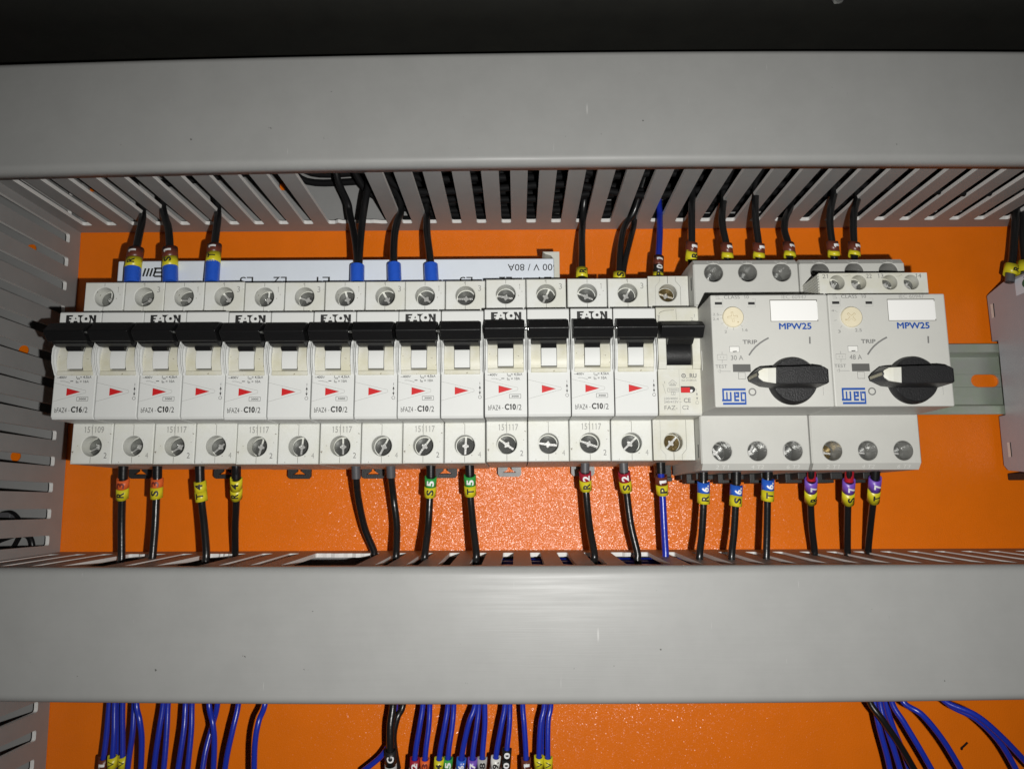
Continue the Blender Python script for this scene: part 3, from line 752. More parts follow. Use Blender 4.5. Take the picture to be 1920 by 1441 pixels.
def make_motor_switch(second):
    lab = ('light grey motor protection switch with black rotary knob, next to the cream single-pole breaker' if not second else
           'light grey motor switch with black rotary knob and a cream contact block on top')
    t = thing('motor_switch', lab, 'motor switch', WX, WZ, 0, 'motor protection switches')
    x0, x1 = WX, WX+44.3
    b = MB('motor', 'motorhole', 'seam', 'emboss', 'blackmatt')
    # terminal block with six screw wells, sloped outer ends
    for zlo, zhi, cz, s in ((-20.7, 1.4, -13.1, -1), (45.0, 68.0, 62.0, 1)):
        b.box(x0, x1, zlo, zhi, 10, 55, 0.0, 'motor')
        fa, fb = (zlo+2.6, zhi) if s < 0 else (zlo, zhi-2.4)
        for k in range(3):
            xa = x0+.5+(x1-x0-1)/3*k; xb = xa+(x1-x0-1)/3
            cx = WX+8.6+14.35*k
            b.plate_hole(xa, xb, fa, fb, WT, cx, cz, 3.95, 12.3, 'motor', 'motorhole', lip=.28)
        z_in, z_out = (fa, zlo) if s < 0 else (fb, zhi)
        b.add([(x0+.5, z_in, WT), (x1-.5, z_in, WT), (x1-.5, z_out, WT-2.2), (x0+.5, z_out, WT-2.2)], [(0, 1, 2, 3)], 'motor')
        b.add([(x0+.5, z_out, WT-2.2), (x1-.5, z_out, WT-2.2), (x1, z_out, 55), (x0, z_out, 55)], [(0, 1, 2, 3)], 'motor')
        for xe, xi in ((x0, x0+.5), (x1, x1-.5)):
            b.add([(xi, fa, WT), (xi, fb, WT), (xe, fb, WT-.6), (xe, fa, WT-.6)], [(0, 1, 2, 3)], 'motor')
            b.add([(xe, fa, WT-.6), (xe, fb, WT-.6), (xe, fb, 55), (xe, fa, 55)], [(0, 1, 2, 3)], 'motor')
            b.add([(xe, z_in, WT-.6), (xi, z_in, WT), (xi, z_out, WT-2.2), (xe, z_out, 55), (xe, z_in, 55)], [(0, 1, 2, 3, 4)], 'motor')
        # moulded terminal marks on the slope
        names = ('1 L1', '3 L2', '5 L3') if s > 0 else ('2 T1', '4 T2', '6 T3')
        for k in range(3):
            cx = WX+8.6+14.35*k
            vs, fs = text_mesh(names[k], 0)
            b.add([(cx-2.6+x*5.2, (z_in+z_out)/2-.7*1+y*1.4, WT-1.1-s*(y-.5)*1.28+.06) for x, y in vs], fs, 'emboss')
    b.box(x0, x1, 1.4, 45.0, 10, WT-4, 0, 'motor')
    b.stroke([(x0+.6, 47.9), (x0+3.5, 47.9), (x0+4.6, 48.8), (x0+5.2, 48.8)], .22, WT+.02, 'seam'); b.stroke([(x0+8, 48.2), (x0+36, 48.2)], .16, WT+.02, 'seam')
    for q in (12.2, 27.4): b.box(x0+q, x0+q+3.4, 46.0, 48.7, WT-1, WT+.5, .1, 'sleevegrey')
    # slits in the flank
    for z0, z1 in ((55.5, 61.0), (-15.5, -10)): b.box(x0-.06, x0+.5, z0, z1, 62.4, 63.8, 0, 'blackmatt')
    b.build('terminal_block', t)
    b = MB('motor', 'motorhole', 'emboss')
    b.prism([(x0-.3, 1.5), (x1+.05, 1.5), (x1+.05, 44.9), (x0-.3, 44.9)], 'd', WT-4, WF, .55, 'motor')
    b.box(x0-.42, x0-.1, 18.5, 26.5, 76.0, 77.2, 0, 'emboss')
    d = WF
    # dial, label window, little windows
    b.build('front_cover', t)
    b = MB('blackmatt')
    b.box(x0+1.5, x1-1.0, -23.0, -20.75, 8, 20, .3, 'blackmatt')
    for k in range(3):
        b.box(x0+2.0+14.3*k, x0+9.5+14.3*k, -25.0, -20.72, 20, 30, .3, 'blackmatt'); b.box(x0+4.0+14.3*k, x0+9.3+14.3*k, -23.6, -20.70, 30, 40, .3, 'blackmatt')
    b.build('base', t)
    b = MB('blackmatt'); b.box(x0+2, x1-1.5, 68.02, 71.0, 8, 22, .3, 'blackmatt'); b.build('rail_latch', t)
    if second: b = MB('blackmatt'); b.box(x1-.98, x1+3, 56, 66.5, 8, 16, .3, 'blackmatt'); b.build('side_latch', t)
    a = f7(803, 140); c = f7(1338, 368)
    b = MB('paper', 'seam')
    b.box(a[0]-.18, c[0]+.28, c[1]-.18, a[1]+.3, d-1, d+.02, 0, 'seam'); b.box(a[0], c[0], c[1], a[1], d-1, d+.12, .08, 'paper'); b.box(c[0]-.3, c[0]+.25, c[1]+.5, a[1]-.6, d-.5, d+.08, 0, 'paper')
    b.build('name_window', t)
    cx, cz = f7(383, 328)
    if second: cx += .25; cz -= .25
    b = MB('dial', 'dialpit')
    b.lathe_d(cx, cz, [(4.0, d-.5), (4.0, d+.7), (3.7, d+1.0)], 40, 'dial')
    rot = 0.12 if not second else 0.75
    for k in (0, 1):
        al = rot+k*PI/2; ux, uz = math.cos(al), math.sin(al); L_ = 1.95; w = .42
        b.add([(cx-.3+ux*p*L_-uz*q*w, cz-.1+uz*p*L_+ux*q*w, d+1.02+.01*k) for p, q in ((-1, -1), (1, -1), (1, 1), (-1, 1))], [(0, 1, 2, 3)], 'dialpit')
        b.add([(cx-.3+ux*p*(L_-.15)-uz*q*(w-.13), cz-.16+uz*p*(L_-.15)+ux*q*(w-.13), d+1.04+.01*k) for p, q in ((-1, -1), (1, -1), (1, 1), (-1, 1))], [(0, 1, 2, 3)], 'dial')
    al = -0.9 if not second else 3.6
    b.lathe_d(cx+2.7*math.cos(al), cz+2.7*math.sin(al), [(.28, d+.9), (.28, d+1.03)], 10, 'dialpit')
    b.build('current_dial', t)
    b = MB('testkey'); a = f7(383, 857); c = f7(587, 942); b.box(a[0], c[0], c[1], a[1], d-1, d+.04, 0, 'testkey')
    b.build('test_key', t)
    b = MB('motor', 'seam'); a = f7(448, 950); c = f7(525, 1022)
    b.box(a[0]-.12, c[0]+.12, c[1]-.12, a[1]+.12, d-.5, d+.02, 0, 'greyink'); b.box(a[0], c[0], c[1], a[1], d-.5, d+.25, .15, 'motor')
    a = f7(345, 655); c = f7(460, 722)
    b.box(a[0], c[0], c[1], a[1], d-.5, d+.02, 0, 'greyink'); b.box(a[0]+.12, c[0]-.12, c[1]+.1, a[1]-.15, d-.4, d+.10, .08, 'emboss')
    m_ = f7(405, 714); b.stroke([(m_[0]-.7, m_[1]), (m_[0]+.8, m_[1]+.1)], .3, d+.13, 'ink')
    b.build('trip_indicator', t)
    # rotary knob
    kx, kz = 291.5, 11.2
    b = MB('knob')
    b.lathe_d(kx, kz, [(9.0, d), (9.0, d+1.2), (8.7, d+1.7), (8.5, d+3.6), (8.1, d+4.0)], 64, 'knob')
    top = [(1419.5, 701), (1423, 693.5), (1432, 689), (1456, 687.3), (1530, 685), (1545, 687), (1553, 692), (1554.5, 716), (1551, 719), (1456, 719.6), (1432, 716), (1423, 710)]
    bot = [(1402.5, 708), (1409, 700), (1424, 688.5), (1452, 687.8), (1528, 688), (1540, 690), (1546, 694), (1546, 717), (1531, 727.5), (1445, 727.5), (1424, 725), (1405, 716)]
    DT, DB = 107.3, 97.9
    A = [(*at(x, y, DT), DT) for x, y in top]; B0 = [(*at(x, y, DB), DB) for x, y in bot]
    cxm = sum(p[0] for p in A)/12; czm = sum(p[1] for p in A)/12
    In = [(x+(cxm-x)*.035, z+(czm-z)*.09, DT+.22) for x, z, _ in A]
    q = [tuple(range(12))] + [(i, (i+1) % 12, 12+(i+1) % 12, 12+i) for i in range(12)] + [(12+i, 12+(i+1) % 12, 24+(i+1) % 12, 24+i) for i in range(12)]
    b.add(In+A+B0, q, 'knob')
    kn = b.build('rotary_knob', t, (kx, kz, d))
    b = MB('cream')
    pc = [(1420, 701.5), (1423.2, 694.8), (1432, 690.2), (1440, 689.7), (1455, 689.2), (1455, 718.3), (1440, 716), (1432, 714.6), (1423.4, 708.8)]
    dd = [107.2, 107.6, 108.0, 108.2, 107.9, 107.9, 108.2, 108.0, 107.5]
    A = [(*at(x, y, e_), e_) for (x, y), e_ in zip(pc, dd)]
    Bq = [(x, z, 106.9) for x, z, _ in A]
    q = [(0, 1, 8), (1, 2, 7, 8), (2, 3, 6, 7), (3, 4, 5, 6)] + [(i, (i+1) % 9, 9+(i+1) % 9, 9+i) for i in range(9)]
    b.add(A+Bq, q, 'cream')
    b.build('pointer', kn)
    b = MB('dialpit')
    r0 = [(*at(1419.0, 699.0, 107.1), 107.2), (*at(1419.6, 704.5, 107.1), 107.2)]; r1 = [(*at(1403.0, 707.6, 98.6), 98.7), (*at(1403.8, 712.6, 98.6), 98.7)]
    b.add([r0[0], r0[1], r1[1], r1[0]], [(0, 1, 2, 3)], 'pointedge')
    b.build('pointer_edge', kn)
    # printing
    b = MB('greyink', 'blueink', 'faint', 'ink')
    e = d+.05
    def T(s, xa, xb, ya, yb, m='greyink', bold=0.0):
        a = f7(xa, yb); c = f7(xb, ya); b.text(s, a[0], c[0], a[1], c[1], e, m, bold)
    def ST(pts, w, m='greyink'): b.stroke([f7(*p) for p in pts], w, e, m)
    T('CLASS', 285, 460, 82, 122); T('10', 512, 562, 82, 120); T('IEC 60947', 935, 1212, 78, 122, 'faint')
    ST([(228, 86), (190, 86), (190, 104), (226, 104)], .11); ST([(190, 124), (232, 124)], .11); ST([(226, 104), (232, 124)], .11)
    for xa, xb in ((170, 272), (545, 640)):
        ST([(xb-40, 122), (xb, 122), (xb, 212), (xa, 212)], .11, 'faint')
        a = f7(xa+12, 187); c = f7(xb-10, 157); b.add([(a[0], a[1], e), (c[0], a[1], e), (c[0], c[1], e), (a[0], c[1], e)], [(0, 1, 2, 3)], 'ink')
    a = f7(909, 463); c = f7(1264, 393); b.fat('MPW25', a[0], c[0], a[1], c[1], e, 'blueink', .12)
    ST([(1250, 548), (1252, 626)], .62)
    a = f7(497, 628); c = f7(656, 584); b.fat('TRIP', a[0], c[0], a[1], c[1], e, 'greyink', .07); ST([(566, 756), (600, 705), (640, 660), (690, 618), (740, 585), (788, 560)], .62)
    ST([(210, 748), (318, 748), (318, 808), (210, 808), (210, 748)], .11); ST([(263, 715), (263, 748)], .11); ST([(265, 808), (265, 842)], .11)
    ST([(252, 768), (243, 778), (252, 788)], .1); ST([(275, 768), (288, 778), (275, 788)], .1)
    T('48 A' if second else '30 A', 363, 500, 756, 810); T('TEST', 190, 320, 862, 900)
    ST([(245, 936), (360, 936)], .12); ST([(245, 918), (212, 935), (245, 952), (245, 918)], .12)
    if not second:
        T('2.5', 160, 225, 282, 310, 'greyink'); T('2.4', 160, 225, 335, 363, 'greyink'); T('2', 292, 318, 475, 505); T('1.6', 488, 550, 455, 487)
        for p in ([(233, 303), (266, 303)], [(243, 340), (268, 340)], [(255, 402), (282, 386)], [(316, 457), (331, 430)], [(393, 444), (393, 472)], [(470, 412), (492, 433)]): ST(p, .11)
    else:
        T('4', 170, 200, 250, 272); T('3', 240, 268, 478, 512); T('2.5', 432, 505, 462, 498)
        for p in ([(208, 258), (238, 278)], [(196, 375), (228, 368)], [(270, 455), (284, 430)], [(430, 415), (452, 440)]): ST(p, .11)
    cx, cz = f7(605, 1168); b.ring(cx, cz, 1.25, .5, e, 'greyink')
    ST([(1385, 850), (1388, 880)], .09, 'greyink'); ST([(1400, 1110), (1406, 1205)], .09, 'greyink')
    maker_mark(b, e)
    b.build('lettering', t)
    # clamp screws deep in the wells
    mt = 'steel'
    for k in range(3):
        for cz in (-13.1, 62.0):
            screw('clamp_screw', t, WX+8.6+14.35*k, cz, 57.0 if not (second and cz > 0) else 55.9, 3.55, 'brass' if (second and cz < 0 and k == 0) else 'steel', random.uniform(0, PI))
    if second:
        t.location.x += 44.75*S
        t['_o'] = (WX+44.75, WZ, 0)
    return t
make_motor_switch(False)
make_motor_switch(True)

# the contact block clipped on the second switch
DA = 84.0
t = thing('contact_block', 'small cream contact block with four screw holes clipped onto the right motor switch', 'contact block', 330, 50, DA)
b = MB('cream', 'motorhole', 'seam')
x0, x1, z0, z1 = 308.7, 351.6, 46.0, 56.3
hx = [315.9, 324.5, 336.8, 345.3]; ed = [x0, 320.2, 330.6, 341.0, x1]
for k in range(4): b.plate_hole(ed[k], ed[k+1], z0, z1, DA, hx[k], 52.5, 3.0, 5.5, 'cream', 'cream', lip=.2, n=24)
b.box(x0, x1, z0, z1, 66, DA-6, 0, 'cream')
for p in ([(x0, z1), (x1, z1)], [(x0, z0), (x1, z0)], [(x0, z0), (x0, z1)], [(x1, z0), (x1, z1)]):
    b.add([(*p[0], DA-6), (*p[1], DA-6), (*p[1], DA), (*p[0], DA)], [(0, 1, 2, 3)], 'cream')
for k in range(9):         # ribbed left flank
    b.box(x0-.35, x0, z0+.4+k*1.12, z0+1.0+k*1.12, 67, DA-.4, 0, 'cream')
b.build('housing', t)
b = MB('faint', 'seam')
for s, x in (('21', 311.0), ('22', 328.4), ('13', 333.0), ('14', 348.0)): b.text(s, x-.9, x+1.3, 54.2, 55.9, DA+.04, 'greyink')
b.stroke([(318.2, 55.0), (319.6, 55.0), (321.0, 55.6), (321.6, 54.9)], .12, DA+.04, 'faint'); b.stroke([(339.4, 54.8), (340.3, 54.8), (341.8, 55.6)], .12, DA+.04, 'faint')
b.build('lettering', t)
for k in range(4): screw('terminal_screw', t, hx[k], 52.3, DA-4.0, 2.5, 'steel', random.uniform(0, PI))

# ------------------------------------------------------------------ comb busbar above the breakers
t = thing('busbar', 'long white comb busbar with upside-down printing above the left breakers', 'busbar', 105, 70, 38)
b = MB('busbar'); xa = 4.0; xb = 205.6
b.box(xa, xb, 63.0, 77.9, 29, 40, .5, 'busbar'); b.build('cover', t)
b = MB('blackmatt'); b.box(xa+1, xb+2.5, 60, 63.4, 31, 40.6, .2, 'blackmatt'); b.build('gap_shade', t)  # black strip standing in for the shaded gap between busbar and breakers
b = MB('cream', 'busbar')
b.prism([(xb+.02, 60.5), (xb+2.6, 60.5), (xb+2.6, 81.0), (xb-5.2, 81.0), (xb-4.0, 80.0), (xb-1.4, 79.2), (xb+.02, 77.4)], 'd', 28, 40.4, .2, 'cream')
b.build('end_cap', t)
b = MB('ink')
def TB(s, p0, p1, flip=True, bold=.0):
    a = at(*p0, 40.1); c = at(*p1, 40.1); b.text(s, a[0], c[0], c[1], a[1], 40.08, 'ink', bold, flip)
TB('500 V / 80A', (952, 495), (1045, 507))
b.build('lettering', t)
b0 = b
for n, x in (('L1', 1022), ('L2', 948), ('L3', 874), ('L1', 606), ('L2', 525), ('L3', 462)): b = MB('ink'); TB(n, (x-12, 519), (x+12, 535)); b.build('phase_mark', t)
b = MB('ink')
for k in range(4):      # maker's slanted bars
    b.stroke([at(268+k*6.5, 518, 40.1), at(273+k*6.5, 503, 40.1)], .85, 40.08, 'ink')
for y in (503, 510.5, 518): b.stroke([at(289, y, 40.1), at(306, y, 40.1)], .8, 40.08, 'ink')
b.build('maker_mark', t)

# ------------------------------------------------------------------ relay at the right edge
t = thing('relay_module', 'purplish grey relay housing with chamfered corners at the right edge of the panel', 'relay', 425, 25, 0)
b = MB('relay', 'blackmatt', 'motor')
prof = [(4.6, 68.5), (6.6, 69.2), (20, 72.2), (22, 71.9), (62, 70.0), (66, 66), (66, -16), (62, -19.8), (18, -20.0), (6.8, -18.8), (4.0, -16.3), (4.2, 7.8), (9.2, 7.9), (9.6, 44.6), (5.0, 44.9)]
b.prism(prof, 'x', 425, 447.5, .3, 'relay')
for z0, z1, d0 in ((56.5, 63.5, 7.0), (-12.5, -5.5, 8.5)):
    b.box(424.86, 425.3, z0, z1, d0, d0+2.0, 0, 'emboss'); b.box(424.84, 425.3, z0, z1, d0+2.02, d0+2.5, 0, 'blackmatt')
b.build('housing', t)
b = MB('blackmatt'); b.box(427, 446, -23.4, -20.1, 3, 20, .4, 'blackmatt'); b.build('rail_clip', t)
b = MB('paper', 'green')
b.box(424.8, 425.1, 62.4, 70.2, 26.8, 40, 0, 'busbar')
vs = [(424.76, 66.6+2.0*math.sin(2*PI*k/20), 34.0+2.3*math.cos(2*PI*k/20)) for k in range(20)]
b.add(vs, [tuple(range(20))], 'green'); b.add([(424.76, 68.9, 33.2), (424.76, 69.9, 33.2), (424.76, 69.9, 33.5), (424.76, 68.9, 33.5)], [(0, 1, 2, 3)], 'ink')
b.build('sticker', t)

# ------------------------------------------------------------------ wires
def spline(P, n=9):
    P = [Vector(p) for p in P]; out = []
    for i in range(len(P)-1):
        p0 = P[max(i-1, 0)]; p1 = P[i]; p2 = P[i+1]; p3 = P[min(i+2, len(P)-1)]
        for k in range(n):
            t = k/n
            out.append(0.5*((2*p1)+(p2-p0)*t+(2*p0-5*p1+4*p2-p3)*t*t+(3*p1-p0-3*p2+p3)*t**3))
    out.append(P[-1]); return out

def on_path(path, py, i0=0):
    """the point and direction of a path where the photograph's row py crosses it"""
    for i in range(i0, len(path)-1):
        a = pixel_y(*path[i]); c = pixel_y(*path[i+1])
        if (a-py)*(c-py) <= 0 and a != c:
            t = (py-a)/(c-a); d = (path[i+1]-path[i]).normalized()
            return path[i].lerp(path[i+1], t), (d if d[1] > 0 else -d)
    return None, None

def marker(parent, path, y0, y1, colour, text, R, i_col, twist=0.0):
    p0, t0 = on_path(path, y0); p1, t1 = on_path(path, y1)
    if p0 is None or p1 is None: return
    ax = (p0-p1); L = ax.length; ax.normalize()
    nn = Vector((0, 0, 1)); nn = (nn-ax*nn.dot(ax)).normalized()
    s = Vector((1, 0, 0)); s = (s-ax*s.dot(ax)-nn*s.dot(nn)).normalized()
    n = 28; b = MB(TAG[colour]); rings = []
    th = .5
    def pt(u, a, r): return p1+ax*u+(s*math.sin(a+twist)+nn*math.cos(a+twist))*r
    vs = []; fs = []
    for q, (r, e) in enumerate(((R, 0), (R, 1), (R-th, 1), (R-th, 0))):
        for k in range(n):
            a = 2*PI*k/n
            dip = -.62*max(0, math.cos(a))**1.0 + .25*abs(math.sin(a))**6
            vs.append(pt((L if e else 0)+dip, a, r*(1+.035*abs(math.sin(a))**8)))
    for q in range(4):
        for k in range(n): fs.append((q*n+k, q*n+(k+1) % n, ((q+1) % 4)*n+(k+1) % n, ((q+1) % 4)*n+k))
    b.add(vs, fs, TAG[colour], True)
    o = b.build('marker', parent)
    o.data.materials[0] = TAG[colour]
    if text:
        tb = MB(i_col)
        tv, tf = text_cut(text, .035)
        H = min(2*R*.62, 3.3); W = min(L*.62, 2.5 if len(text) == 1 else 3.0)
        if text == '1': W *= .7
        out = []
        for x, y in tv:
            u = L/2-.35+(x-.5)*W; arc_ = -(y-.5)*H+.25
            out.append(pt(u, arc_/R, R+.10))
        tb.add(out, tf, i_col)
        tb.build('letter', o)
    return o

def sleeve(parent, path, y0, y1, R, m, name='ferrule_sleeve', flare=0.0):
    p0, _ = on_path(path, y0+.7); p1, _ = on_path(path, y1-.7)
    if p0 is None or p1 is None: return
    b = MB(m); n = 5
    pts = [p1.lerp(p0, k/n) for k in range(n+1)]
    b.tube(pts, R, 18, m)
    return b.build(name, parent)

def wire(label, group, m, r, px, tags=(), sleeves=(), head=(), tail=(), tr=None, cat='wire', twist=0.0):
    """px = [(pixel x, pixel y, D)...]; head and tail are extra points in mm before and after"""
    P = [tuple(h) for h in head] + [(*at(x, y, d), d) for x, y, d in px] + [tuple(q) for q in tail]
    path = spline(P)
    o = P[len(head)]
    t = thing('wire', label, cat, *o, group=group)
    b = MB(m); b.tube(path, r, 14, m); b.build('insulation', t)
    for y0, y1, R, mm in sleeves: sleeve(t, path, y0, y1, R, mm)
    for y0, y1, c, s in tags:
        ic = {'yellow': 'ink', 'white': 'ink', 'grey': 'ink', 'orange': 'inkbrown'}.get(c, 'inkwhite')
        marker(t, path, y0, y1, c, s, tr or r*1.62, ic, twist)
    return t

def up_tail(px, py, sgn, deep=None):
    """continue a wire from where it passes the upper duct's wall into the duct and along it"""
    r = cam_dir((px-960)/FPX, -(py-720.5)/FPX, 1.0); t = (107.5-CZ)/r[1]
    X, D = CX+r[0]*t, CD-r[2]*t
    D = max(14.0, min(D, 60))
    dd = D if deep is None else deep
    return [(X, 107.5, D), (X+sgn*2, 117, dd), (X+sgn*14, 128+random.uniform(-3, 5), dd*.9+3), (X+sgn*60, 132+random.uniform(-8, 10), 20+random.uniform(-6, 14)), (X+sgn*120, 132+random.uniform(-8, 12), 20+random.uniform(-6, 14))]
def lo_tail(px, py, sgn, D):
    X, Z = at(px, py, D)
    return [(X, -58.5, D), (X+sgn*2, -67, D), (X+sgn*12, -78, D*.9), (X+sgn*50, -84, 24)]

GU = 'black wires entering the devices from above'
GB = 'wires leaving the devices from below'
GL = 'blue control wires hanging below the lower duct'
y_ = 'yellow'
# from above into the busbar ferrules (left)
wire('black wire with blue sleeve and brown-yellow R marker, leftmost above the breakers', GU, 'cblack', 1.75, [(248, 545, 46), (248, 515, 45), (253, 480, 42), (261, 440, 34), (266, 415, 29)],
     [(469, 487, 'brown', '1'), (486, 503, y_, 'R')], [(503, 533, 3.55, 'sleeveblue')], tail=up_tail(267, 400, -1), tr=3.5)
wire('black wire with blue sleeve and brown-yellow S marker above the breakers', GU, 'cblack', 1.75, [(320, 545, 46), (319, 515, 45), (319, 475, 41), (316, 430, 35), (310, 410, 33)],
     [(467, 486, 'brown', '1'), (484, 502, y_, 'S')], [(500, 532, 3.4, 'sleeveblue')], tail=up_tail(305, 390, -1), tr=3.4)
wire('black wire with blue sleeve and brown-yellow T marker above the breakers', GU, 'cblack', 1.75, [(396, 545, 46), (398, 510, 45), (402, 465, 40), (406, 430, 33), (408, 412, 30)],
     [(461, 477, 'brown', '1'), (475, 495, y_, 'T')], [(493, 532, 3.3, 'sleeveblue')], tail=up_tail(408, 396, -1), tr=3.2)
w = wire('left of two untagged black wires sharing one blue sleeve above the breakers', GU, 'cblack', 1.65, [(669, 545, 46), (670, 512, 45), (669, 480, 42), (664, 440, 33), (656, 400, 25)],
     (), [(498, 532, 3.25, 'sleeveblue')], tail=[(*at(652, 380, 25), 25), (101.5, 122, 26), (98, 134, 30), (86, 142, 34), (30, 144, 30)])
wire('right of two untagged black wires sharing one blue sleeve above the breakers', GU, 'cblack', 1.65, [(674, 540, 46), (673, 512, 45), (674, 480, 42), (677, 440, 35), (681, 405, 33)],
     (), (), tail=[(116.5, 110, 33), (117.5, 120, 32), (115, 131, 30), (104, 141, 26), (60, 140, 22)])
wire('untagged black wire with blue sleeve, between the twin-wire sleeve and the rightmost blue sleeve', GU, 'cblack', 1.75, [(740, 545, 46), (740, 512, 45), (738, 480, 42), (740, 440, 33), (746, 412, 28)],
     (), [(495, 532, 3.15, 'sleeveblue')], tail=up_tail(751, 396, -1))
wire('untagged black wire in the rightmost blue sleeve above the breakers', GU, 'cblack', 1.75, [(810, 545, 46), (809, 512, 45), (806, 480, 42), (801, 440, 31), (800, 412, 25)],
     (), [(496, 532, 3.25, 'sleeveblue')], tail=up_tail(800, 400, -1))
wire('black wire with a single yellow R marker above the two red-tagged wires', GU, 'cblack', 1.7, [(1091, 545, 44), (1091, 515, 42), (1091, 480, 36), (1091, 445, 24), (1092, 425, 16)],
     [(504, 521, y_, 'R')], (), tail=[(221.8, 108, 14), (222.6, 116, 16), (224.2, 128, 26), (229, 141, 32), (240, 146, 40)], tr=2.6)
wire('left strand of the black wire pair with a yellow S marker above the breakers', GU, 'cblack', 1.55, [(1161, 545, 44), (1161, 512, 42), (1162, 480, 35), (1166, 445, 25), (1173, 420, 17)],
     [(512, 526, y_, 'S')], (), tail=[(246.8, 109, 17), (249.5, 117, 22), (253.5, 130, 32), (257, 142, 42), (275, 147, 40)], tr=2.7)
wire('right strand of the black wire pair with a yellow S marker above the breakers', GU, 'cblack', 1.45, [(1167, 545, 43), (1168, 512, 41), (1174, 480, 34), (1183, 445, 23), (1188, 425, 14)],
     (), (), tail=[(247.8, 108.5, 13), (248.2, 118, 12), (243, 130, 14), (225, 137, 16), (180, 138, 18)])
wire('blue wire with brown, black and yellow markers entering the narrow cream breaker', GU, 'cblue', 1.5, [(1234, 545, 45), (1234, 515, 43), (1235, 480, 38), (1237, 440, 28), (1237, 412, 21)],
     [(482, 499, 'brown', '1'), (496, 513, 'black', '0'), (511, 524, y_, 'P')], (), tail=[(259.5, 109, 18), (259.8, 118, 16), (262, 131, 20), (285, 140, 22)], tr=2.35)
# into the motor switches
for lab, base, tags_, tl, sg in (
    ('black wire with brown and yellow markers beside the left flank of the left motor switch', [(1296, 520, 45), (1296, 490, 46), (1297, 460, 46), (1297, 430, 44), (1297, 395, 41)], [(455, 474, 'brown', '1'), (471, 488, y_, 'R')], (1298, 372), 1),
    ('black wire with brown marker, above the first screw well of the left motor switch', [(1366, 500, 46), (1364, 480, 47), (1361, 455, 46), (1355, 425, 43), (1354, 400, 40)], [(457, 476, 'brown', '1'), (474, 484, y_, None)], (1357, 375), 1),
    ('black wire with brown marker, above the middle screw well of the left motor switch', [(1424, 500, 46), (1423, 480, 47), (1422, 455, 47), (1418, 425, 46), (1416, 395, 45)], [(457, 475, 'brown', '1'), (473, 483, y_, None)], (1417, 365), 1),
    ('black wire with brown marker, above the third screw well of the left motor switch', [(1482, 500, 46), (1481, 480, 46), (1478, 458, 44), (1471, 432, 38), (1473, 410, 34)], [(457, 475, 'brown', '1'), (473, 482, y_, None)], (1482, 388), 1),
    ('black wire with brown marker, first above the right motor switch', [(1566, 500, 46), (1564, 480, 47), (1560, 455, 47), (1556, 420, 47), (1558, 390, 47)], [(453, 472, 'brown', '1'), (470, 480, y_, None)], (1564, 362), 1),
    ('black wire with brown marker, second above the right motor switch', [(1602, 500, 46), (1602, 480, 46), (1601, 457, 45), (1600, 420, 43), (1602, 395, 41)], [(456, 473, 'brown', '1'), (471, 480, y_, None)], (1608, 372), 1)):
    X, Z = at(*tl, 42)
    wire(lab, GU, 'cblack', 1.6, base, tags_, (), tail=up_tail(*tl, sg), tr=2.6, twist=.35)
wire('black wire with a yellow R marker entering the purplish relay housing', GU, 'cblack', 1.8, [(1893, 530, 26), (1895, 510, 26), (1899, 480, 25), (1902, 440, 23), (1904, 415, 22)],
     [(497, 515, y_, 'R')], [(512, 530, 2.1, 'sleevegrey')], tail=up_tail(1905, 395, 1), tr=3.1, twist=.2)
wire('black wire with a yellow marker at the extreme right edge of the panel', GU, 'cblack', 1.8, [(1926, 530, 28), (1923, 510, 28), (1920, 480, 25), (1917, 440, 22), (1917, 415, 20)],
     [(492, 512, y_, None)], [(510, 530, 2.1, 'sleevegrey')], tail=up_tail(1918, 395, 1), tr=3.1)

# from the bottoms of the breakers
def below(lab, m, px, tags, sl, sgn, r=1.62, tr=2.6, twist=0.0):
    X, Y, D = px[-1]
    wire(lab, GB, m, r, px, tags, sl, tail=lo_tail(X, Y, sgn, D), tr=tr, twist=twist)
below('black wire with orange marker over a yellow R, leftmost below the breakers', 'cblack', [(232, 860, 38), (231, 890, 37), (229, 940, 34), (228, 985, 32), (228, 1035, 31)], [(897, 916, 'orange', '3'), (914, 934, y_, 'R')], [(860, 897, 2.05, 'black')], -1)
below('black wire with orange marker over a yellow S below the breakers', 'cblack', [(295, 860, 38), (295, 890, 37), (293, 940, 36), (291, 985, 36), (287, 1035, 37)], [(896, 915, 'orange', '3'), (912, 933, y_, 'S')], [(860, 896, 2.05, 'black')], 1)
below('black wire with two yellow markers reading 4 and T', 'cblack', [(374, 860, 38), (374, 885, 37), (378, 940, 37), (383, 985, 39), (387, 1035, 41)], [(902, 922, y_, '4'), (920, 939, y_, 'T')], [(860, 903, 2.05, 'black')], 1)
below('black wire with two yellow markers reading 4 and R', 'cblack', [(443, 860, 38), (443, 885, 37), (443, 940, 30), (441, 985, 22), (441, 1032, 15)], [(896, 916, y_, '4'), (914, 933, y_, 'R')], [(860, 897, 2.05, 'black')], -1)
below('curved untagged black wire with grey sleeve, left of the grey-sleeved pair', 'cblack', [(667, 860, 36), (668, 895, 34), (672, 935, 28), (684, 990, 21), (701, 1032, 17)], (), [(860, 897, 2.05, 'sleevegrey')], 1)
below('untagged black wire with grey sleeve, right of the grey-sleeved pair', 'cblack', [(732, 860, 36), (733, 890, 34), (738, 935, 28), (744, 985, 29), (743, 1035, 34)], (), [(860, 895, 2.05, 'sleevegrey')], 1)
below('black wire with green 5 marker over a yellow S', 'cblack', [(808, 860, 38), (808, 890, 37), (806, 930, 35), (803, 985, 36), (797, 1036, 42)], [(893, 912, 'green', '5'), (911, 930, y_, 'S')], [(860, 894, 2.1, 'black')], 1, tr=2.6)
